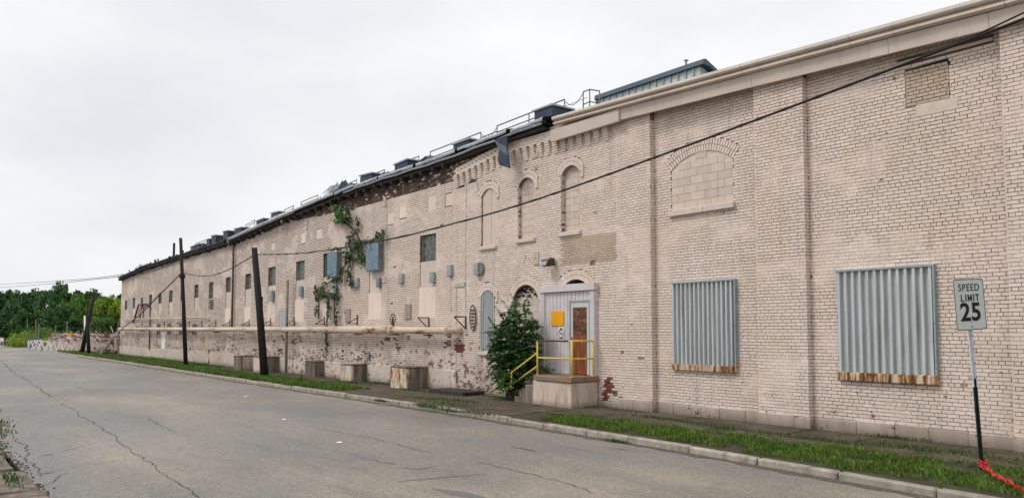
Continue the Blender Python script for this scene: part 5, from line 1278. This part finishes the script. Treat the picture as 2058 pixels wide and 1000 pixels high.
# sign face square to the plate: tilt follows the post
lean = (topp-sg).normalized(); uz = (SG(1914.5, 559)-SG(1923.5, 664)).normalized(); nn = ux.cross(uz).normalized(); ux2 = uz.cross(nn).normalized()*-1
ux2 = (nn.cross(uz)).normalized()*-1 if False else ux
nrm = ux.cross(uz).normalized()
if nrm.dot(CAM-sg) < 0: nrm = -nrm
ux = uz.cross(nrm).normalized(); 
if ux.dot(RT) < 0: ux = -ux
cen = SG(1943.5, 611.5)+nrm*.05; hw, hh = .305, .381
def rrect(hw, hh, r, n=5):
    out = []
    for cx, cy, a0 in ((hw-r, hh-r, 0), (-hw+r, hh-r, 90), (-hw+r, -hh+r, 180), (hw-r, -hh+r, 270)):
        for k in range(n+1): t = math.radians(a0+90*k/n); out.append((cx+r*math.cos(t), cy+r*math.sin(t)))
    return out
def plate(hw, hh, r, off, th, mat, name, inner=None):
    o = rrect(hw, hh, r); n = len(o); m = MB(); f = [cen+ux*a+uz*b+nrm*off for a, b in o]; bk = [p-nrm*th for p in f]
    if inner is None: m.add(f+bk, [tuple(range(n)), tuple(range(n, 2*n))[::-1]]+[(i, (i+1) % n, n+(i+1) % n, n+i) for i in range(n)])
    else:
        o2 = rrect(hw-inner, hh-inner, r-inner*.6); f2 = [cen+ux*a+uz*b+nrm*off for a, b in o2]; m.add(f+f2, [(i, (i+1) % n, n+(i+1) % n, n+i) for i in range(n)])
    return m.build(name, M[mat], sroot)
plate(hw, hh, .04, 0, .004, 'signwhite', 'sign_plate'); plate(hw-.004, hh-.004, .04, .002, 0, 'ink', 'border', .011)
for txt, size, off, xs_, bd in (('SPEED', .150, .2, .96, .001), ('25', .37, -.235, 1.12, .010)):
    text_obj(txt, size, M['ink'], cen+uz*off+nrm*.003, ux, uz, sroot, .001, bd, xs=xs_, sp_c=.14 if size < .2 else .04)
m = MB(); X = -.18; hc = .105; sw = .009; zb_ = .045
def SP(x, z): return cen+ux*x+uz*z+nrm*.004
def stroke(x0, z0, x1, z1): m.bar(SP(x0, z0), SP(x1, z1), *((.003, .018) if abs(z1-z0) < 1e-6 else (.018, .003)))
for ch in 'LIMIT':
    if ch == 'L': stroke(X+sw, zb_, X+sw, zb_+hc); stroke(X, zb_+sw, X+.062, zb_+sw); X += .062+.028
    if ch == 'I': stroke(X+sw, zb_, X+sw, zb_+hc); X += .018+.03
    if ch == 'M':
        stroke(X+sw, zb_, X+sw, zb_+hc); stroke(X+.082-sw, zb_, X+.082-sw, zb_+hc); stroke(X+sw, zb_+hc, X+.041, zb_+.02); stroke(X+.082-sw, zb_+hc, X+.041, zb_+.02); X += .082+.03
    if ch == 'T': stroke(X+.033, zb_, X+.033, zb_+hc); stroke(X, zb_+hc-sw, X+.066, zb_+hc-sw)
m.build('lettering', M['ink'], sroot)
m = MB()
for t in (.3, -.33): c = cen+uz*t; m.tube([c, c+nrm*.01], .009, 8)
m.build('bolt', M['ink'], sroot)
# red tape on the ground
def ribbon(px_pts, wd, seed, r_):
    rr = random.Random(seed); P = [G(a, b, 0)+Vector((0, 0, .06)) for a, b in px_pts]; vs = []; fs = []; line = []
    for a, b in zip(P, P[1:]):
        for k in range(7): line.append(a.lerp(b, k/7)+Vector((rr.uniform(-.02, .02), rr.uniform(-.02, .02), rr.uniform(-.02, .03))))
    for i, p in enumerate(line): 
        t = .9+rr.uniform(-.5, .5); vs += [p+Vector((math.cos(t)*wd, math.sin(t)*wd, rr.uniform(-.01, .02))), p-Vector((math.cos(t)*wd, math.sin(t)*wd, rr.uniform(-.02, .01)))]
        if i: fs.append((2*i-2, 2*i-1, 2*i+1, 2*i))
    r_.add(vs, fs)
m = MB(); ribbon([(1972, 945), (1990, 957), (2015, 972), (2045, 988), (2075, 1003), (2120, 1020)], .022, 1, m); ribbon([(1978, 947), (2000, 965), (2030, 978), (2060, 998), (2110, 1025)], .02, 2, m); ribbon([(1974, 940), (1996, 955), (2024, 980), (2052, 990), (2090, 1016)], .015, 5, m)
a = sg+Vector((0, 0, .05)); 
for k in range(3): m.tube([a+Vector((.05*math.cos(t), .05*math.sin(t), .04*k+.02*math.sin(2*t))) for t in np.linspace(0, 6.3, 10)], .012, 5, cap=False)
tag(m.build('barrier_tape', M['tape']), 'crumpled red barrier tape trailing over the grass from the sign post', 'tape')
for i, (px, py) in enumerate([(570, 843), (681, 889), (493, 796)]):
    p = G(px, py, -.12); m = MB(); m.add([p+Vector((-.08, -.03, .004)), p+Vector((.06, -.04, .01)), p+Vector((.08, .04, .004)), p+Vector((-.05, .05, .02))], [(0, 1, 2, 3)]); m.v += []
    tag(m.build('paper_scrap', M['white']), ['white paper scrap on the road in front of the concrete boxes', 'white paper scrap nearest to the camera on the road', 'white paper scrap beside the kerb'][i], 'litter')

# ------------------------------------------------------------------ ruined wall, rubble, fence, barricades
rw = empty('ruined_wall', (-90, 0, 0), 'low ruined pinkish wall topped with rubble beyond the factory end', 'wall')
m = MB(); x = XEND-.2
while x > -114:
    l_ = random.uniform(1, 2.4); h = (1.15 if x < -92 else 1.35)+random.uniform(-.2, .25); m.bevbox(x-l_, x-.02, -.15+random.uniform(-.05, .05), .35, -.3, h, .04, 0, .05); x -= l_
m.build('masonry', M['rubble'], rw)
m = MB()
for i in range(700):
    x = random.uniform(-114, XEND-.3); s_ = random.uniform(.1, .5); m.box((x, random.uniform(-.3, 1.6), random.uniform(1.0, 1.7)), (s_, s_*.6, s_*.35), random.choice([0, 0, 1, 2]), Matrix.Rotation(random.uniform(-1, 1), 3, 'Y') @ Matrix.Rotation(random.random()*3, 3, 'Z'))
for i in range(160):
    x = random.uniform(-80, XEND-.2); s_ = random.uniform(.15, .45); m.box((x, random.uniform(-.9, -.1), random.uniform(-.05, .5)), (s_, s_*.6, s_*.4), random.choice([0, 1]), Matrix.Rotation(random.uniform(-1, 1), 3, 'Y'))
for i in range(40):
    x = random.uniform(-100, XEND-.3); a = Vector((x, .3, 1.3)); m.bar(a, a+Vector((random.uniform(-1.3, 1.3), 0, random.uniform(.1, .8))), .08, .08, 1)
m.build('rubble', [M['rubble'], M['woodgrey'], M['red']], rw, kind='stuff')
def DG(px, py, dd):    # point at distance dd on the ray of a pixel
    r_ = ray(px, py); return CAM+r_*(dd/r_.dot(FH))
fc = empty('board_fence', G(70, 694, -.2), 'weathered blue grey board fence near the trees', 'fence')
A, B_ = DG(53, 694, 98), DG(86, 694, 94)
for i in range(16):
    p = A.lerp(B_, i/15); m = MB(); m.box((p.x, p.y, .75+random.uniform(-.05, .05)), (.1, .04, 1.9), 0, None); d = (B_-A).normalized(); m = MB(); h = 1.0+random.uniform(-.04, .04)
    m.bar(Vector((p.x, p.y, -.3)), Vector((p.x, p.y, h+.1)), .16, .04); m.build('fence_board', M['bluefence'], fc)
m = MB(); m.bar(A+Vector((0, .05, 1.2-A.z)), B_+Vector((0, .05, 1.2-B_.z)), .05, .1); m.build('rail', M['bluefence'], fc)
def barricade(px0, px1, py, dd, lab, h=1.02):
    a, b = DG(px0, py, dd), DG(px1, py, dd); a.z = b.z = -.1; root = empty('barricade', (a+b)/2, lab, 'barricade'); d = (b-a).normalized(); nn = Vector((-d.y, d.x, 0)); sp_ = .28
    for p in (a.lerp(b, .1), a.lerp(b, .9)):
        for s_ in (-1, 1):
            m = MB(); m.bar(p+nn*.1*s_+d*sp_*s_*1.2, p+Vector((0, 0, h)), .11, .09); m.build('leg', M['barr'], root)
    m = MB(); m.bar(a+Vector((0, 0, h)), b+Vector((0, 0, h)), .05, .2); m.build('top_board', M['barr'], root)
    for k in range(3): q = a.lerp(b, .2+.3*k)+Vector((0, 0, h)); m = MB(); m.bar(q-d*.12, q+d*.12, .056, .19); m.build('stripe', M['barrstripe'], root)
barricade(60, 76, 704, 88, 'white A frame barricade farthest left by the board fence')
barricade(68, 84, 701, 92, 'white A frame barricade second from left, set slightly behind'); barricade(82, 98, 706, 84, 'white A frame barricade in the middle of the left cluster')
barricade(98, 108, 708, 82, 'white A frame barricade at the right end of the left cluster'); barricade(119, 134, 709, 78, 'white A frame barricade standing on the grass edge left of the broken poles'); barricade(140, 150, 710, 77, 'short white A frame barricade nearest to the broken poles', .85)
for px, pt, pb, dd, lab in ((57, 684, 696, 95, 'short pale bollard left of the barricades'), (83, 683, 704, 86, 'pale bollard standing between the barricades')):
    a = DG(px, pb, dd); a.z = -.2; m = MB(); t_ = DG(px, pt, dd); m.tube([a, Vector((a.x, a.y, t_.z))], .09, 8); m.tube([Vector((a.x, a.y, t_.z)), Vector((a.x, a.y, t_.z+.05))], [.09, .03], 8); tag(m.build('bollard', M['sill'], None, True), lab, 'bollard')
ys = empty('warning_sign', DG(139, 700, 84), 'small orange and white warning sign on a post before the ruined wall', 'road sign')
c = DG(139.5, 673.5, 84); m = MB(); m.bar(c-RT*.23, c+RT*.23, .04, .3); m.build('orange_plate', M['orange'], ys); m = MB(); c2 = DG(139.5, 679, 84); m.bar(c2-RT*.22, c2+RT*.22, .04, .2); m.build('white_plate', M['white'], ys)
m = MB(); m.bar(c+FH*.05+Vector((0, 0, -.0)), Vector((c.x, c.y, -.2))+FH*.05, .06, .06); m.build('post', M['woodgrey'], ys)
for i, (px, py, w_, h_) in enumerate([(4, 686, .5, .9)]):
    c = DG(px, 682, 110); m = MB(); m.bar(c-RT*.25, c+RT*.25, .04, .5); m.bar(c-RT*.15, Vector((c.x, c.y, -.3))-RT*.2, .05, .05); m.bar(c+RT*.15, Vector((c.x, c.y, -.3))+RT*.2, .05, .05); tag(m.build('portable_sign', M['barr']), 'small white portable sign at the far left end of the road', 'road sign')
for iq, (px, pt, pb, dd) in enumerate(((55, 640, 672, 118), (72, 641, 690, 110), (78, 650, 692, 105), (112, 652, 672, 110), (135, 645, 680, 100))):
    a = DG(px, pb, dd); t_ = DG(px, pt, dd); m = MB(); m.tube([Vector((a.x, a.y, -.3)), t_], .055, 6); tag(m.build('yard_post', M['woodgrey']), f'thin bare post before the trees, {ORD[iq]} from the left', 'post', 'bare posts before the trees')

# ------------------------------------------------------------------ trees
def crown_mesh(seed, mat, nclump=34, leaves=130, rx=3.4, rz=3.6, ls=.34, name='crown'):
    rg = np.random.default_rng(seed); C = []
    while len(C) < nclump:
        p = rg.uniform(-1, 1, 3); 
        if .25 < np.linalg.norm(p) < 1: 
            p = p*[rx, rx, rz]; C.append(p)
    V = []
    for c in C:
        r_ = rg.uniform(.7, 1.6); d = rg.normal(0, 1, (leaves, 3)); d /= np.linalg.norm(d, axis=1)[:, None]; d *= (r_*rg.uniform(.55, 1.08, leaves))[:, None]; d[:, 2] *= .75
        P = c+d; a = rg.normal(0, 1, (leaves, 3)); a /= np.linalg.norm(a, axis=1)[:, None]; b = np.cross(a, rg.normal(0, 1, (leaves, 3))); b /= np.linalg.norm(b, axis=1)[:, None]
        s_ = ls*rg.uniform(.6, 1.3, leaves)[:, None]
        V.append(np.stack([P-a*s_, P+b*s_*.6, P+a*s_, P-b*s_*.6], 1))
    V = np.concatenate(V).reshape(-1, 3); n = len(V)//4
    me = bpy.data.meshes.new(name); me.vertices.add(n*4); me.vertices.foreach_set('co', V.astype(np.float32).ravel()); me.loops.add(n*4); me.loops.foreach_set('vertex_index', np.arange(n*4, dtype=np.int32))
    me.polygons.add(n); me.polygons.foreach_set('loop_start', np.arange(0, n*4, 4, dtype=np.int32)); me.polygons.foreach_set('loop_total', np.full(n, 4, dtype=np.int32)); me.materials.append(mat); me.update(calc_edges=True); return me
def trunk_mesh(seed, mat):
    rr = random.Random(seed); m = MB(); m.tube([(0, 0, 0), (.1, 0, 2), (0, .1, 4.5), (.1, 0, 7)], [.3, .22, .16, .05], 8)
    for k in range(6): a = rr.uniform(0, 6.28); z = rr.uniform(2.5, 5); m.tube([(0, 0, z), (math.cos(a)*1.2, math.sin(a)*1.2, z+1), (math.cos(a)*2.4, math.sin(a)*2.4, z+2.2)], [.12, .08, .03], 6)
    me = bpy.data.meshes.new('trunk'); me.from_pydata(m.v, [], m.f); me.materials.append(mat); return me
crowns = {k: [crown_mesh(s_+i*10, M[k]) for i in range(2)] for s_, k in enumerate(('treeA', 'treeB', 'treeC', 'treeD'))}
tr = trunk_mesh(3, M['bark'])
def tree(px, ytop, dd, wpx, kind, lab, group='trees beyond the road end', name='tree'):
    base = DG(px, 690, dd); zt = DG(px, ytop, dd).z; H = zt+.3; wm = wpx*dd/1545; root = empty(name, (base.x, base.y, -.3), lab, 'tree', group)
    root.rotation_euler = (0, 0, random.random()*6.28)
    c = bpy.data.objects.new('crown', random.choice(crowns[kind])); COL.objects.link(c); c.parent = root; c.location = (0, 0, H*.56); c.scale = (wm/8.6, wm/8.6, H*.46/4.3)
    t_ = bpy.data.objects.new('trunk', tr); COL.objects.link(t_); t_.parent = root; t_.scale = (1, 1, H*.75/7)
front = [(-20, 606, 'treeD'), (22, 612, 'treeD'), (8, 640, 'treeA'), (45, 622, 'treeA'), (70, 630, 'treeD'), (95, 612, 'treeA'), (118, 608, 'treeA'), (140, 598, 'treeB'), (165, 590, 'treeB'), (192, 604, 'treeC'), (214, 592, 'treeC'), (238, 600, 'treeC'), (205, 632, 'treeB'), (232, 640, 'treeA'), (150, 640, 'treeD'), (118, 645, 'treeD'), (180, 650, 'treeD')]
LABK = {'treeA': 'dark green', 'treeB': 'mid green', 'treeC': 'yellow green', 'treeD': 'deep green'}
LM = {(8): 'low dark green tree at the left frame edge', (95): 'dark green tree of the front row behind the board fence', (165): 'tall mid green tree directly left of the broken pole top', (214): 'brightest yellow green tree right of the broken pole', (238): 'yellow green tree touching the far end of the factory wall', (192): 'yellow green tree right behind the broken pole', (140): 'mid green tree of the front row above the warning sign'}
nf = sorted(q[0] for q in front if q[0] > 0)
for px, yt, k in front:
    tree(px, yt, random.uniform(128, 140), random.uniform(42, 58), k, LM.get(px) or (f'{LABK[k]} tree, {ORD[nf.index(px)]} from the left in the front row' if px > 0 else 'deep green tree of the front row cut by the left frame edge'), 'front trees beyond the road end')
back = [(-40, 580), (-8, 588), (6, 582), (28, 586), (50, 588), (72, 582), (100, 570), (122, 568), (135, 576), (155, 584), (180, 583), (203, 584), (222, 588), (245, 592), (262, 596), (280, 600)]
nb = [q[0] for q in back]
for px, yt in back:
    k = random.choice(['treeA', 'treeD', 'treeA']) if not 95 < px < 130 else 'treeA'; tree(px, yt, random.uniform(152, 172), random.uniform(48, 64), k, 'tallest dark tree crown rising above the rest of the wood' if px == 122 else f'{LABK[k]} tree, {ORD[nb.index(px)]} from the left in the back row of the wood', 'back trees of the wood')
for i in range(40):
    px = -60-i*21; tree(px, random.uniform(560, 610), random.uniform(120, 170), random.uniform(45, 65), random.choice(['treeA', 'treeB', 'treeD']), f'leafy tree outside the frame at left, {["nearest", "second", "third", "fourth", "fifth", "sixth", "seventh", "eighth", "ninth", "tenth", "eleventh", "twelfth", "thirteenth", "fourteenth", "fifteenth", "sixteenth", "seventeenth", "eighteenth", "nineteenth", "twentieth"][i//2]} from the edge', 'trees outside the left of view') if i % 2 else None
# bushes
bushm = {k: crown_mesh(50+i, M[k], 16, 120, 1.0, .85, .13, 'foliage') for i, k in enumerate(('treeC', 'treeB', 'treeA', 'treeD'))}
for px, yt, dd, wpx, k, lab in [(45, 660, 108, 38, 'treeC', 'bright yellow green bush left of the blue fence'), (38, 672, 104, 30, 'treeC', 'low bright bush at the left end of the blue fence'), (62, 656, 118, 34, 'treeB', 'rounded green bush behind the blue fence'), (86, 656, 116, 34, 'treeB', 'tall green bush behind the right end of the blue fence'), (95, 672, 106, 22, 'treeC', 'small yellowish bush right of the blue fence'), (112, 662, 112, 30, 'treeB', 'green bush behind the left part of the ruined wall'), (128, 662, 112, 28, 'treeB', 'green bush behind the orange warning sign'), (145, 664, 108, 28, 'treeA', 'dark bush behind the middle of the ruined wall'), (160, 668, 104, 28, 'treeA', 'dark bush left of the black crossing poles'), (25, 680, 112, 30, 'treeA', 'dark low bush beside the road end'), (8, 684, 120, 34, 'treeD', 'darkest low bush at the far left'), (195, 668, 100, 30, 'treeA', 'dark bush right of the black crossing poles'), (215, 670, 96, 28, 'treeA', 'dark bush behind the rubble by the leaning beam'), (232, 672, 92, 22, 'treeD', 'dark bush tucked behind the far wall corner')]:
    base = DG(px, 693, dd); zt = DG(px, yt, dd).z; root = empty('bush', (base.x, base.y, -.3), lab, 'bush'); wm = wpx*dd/1545
    c = bpy.data.objects.new('foliage', bushm[k]); COL.objects.link(c); c.parent = root; c.location = (0, 0, (zt+.3)*.42); c.scale = (wm/2.9, wm/2.9, (zt+.3)*.55/1.4); c.rotation_euler = (0, 0, random.random()*6)
    s2 = MB(); s2.tube([(base.x, base.y, -.3), (base.x, base.y, .6)], .06, 6); s2.build('stem', M['bark'], root)
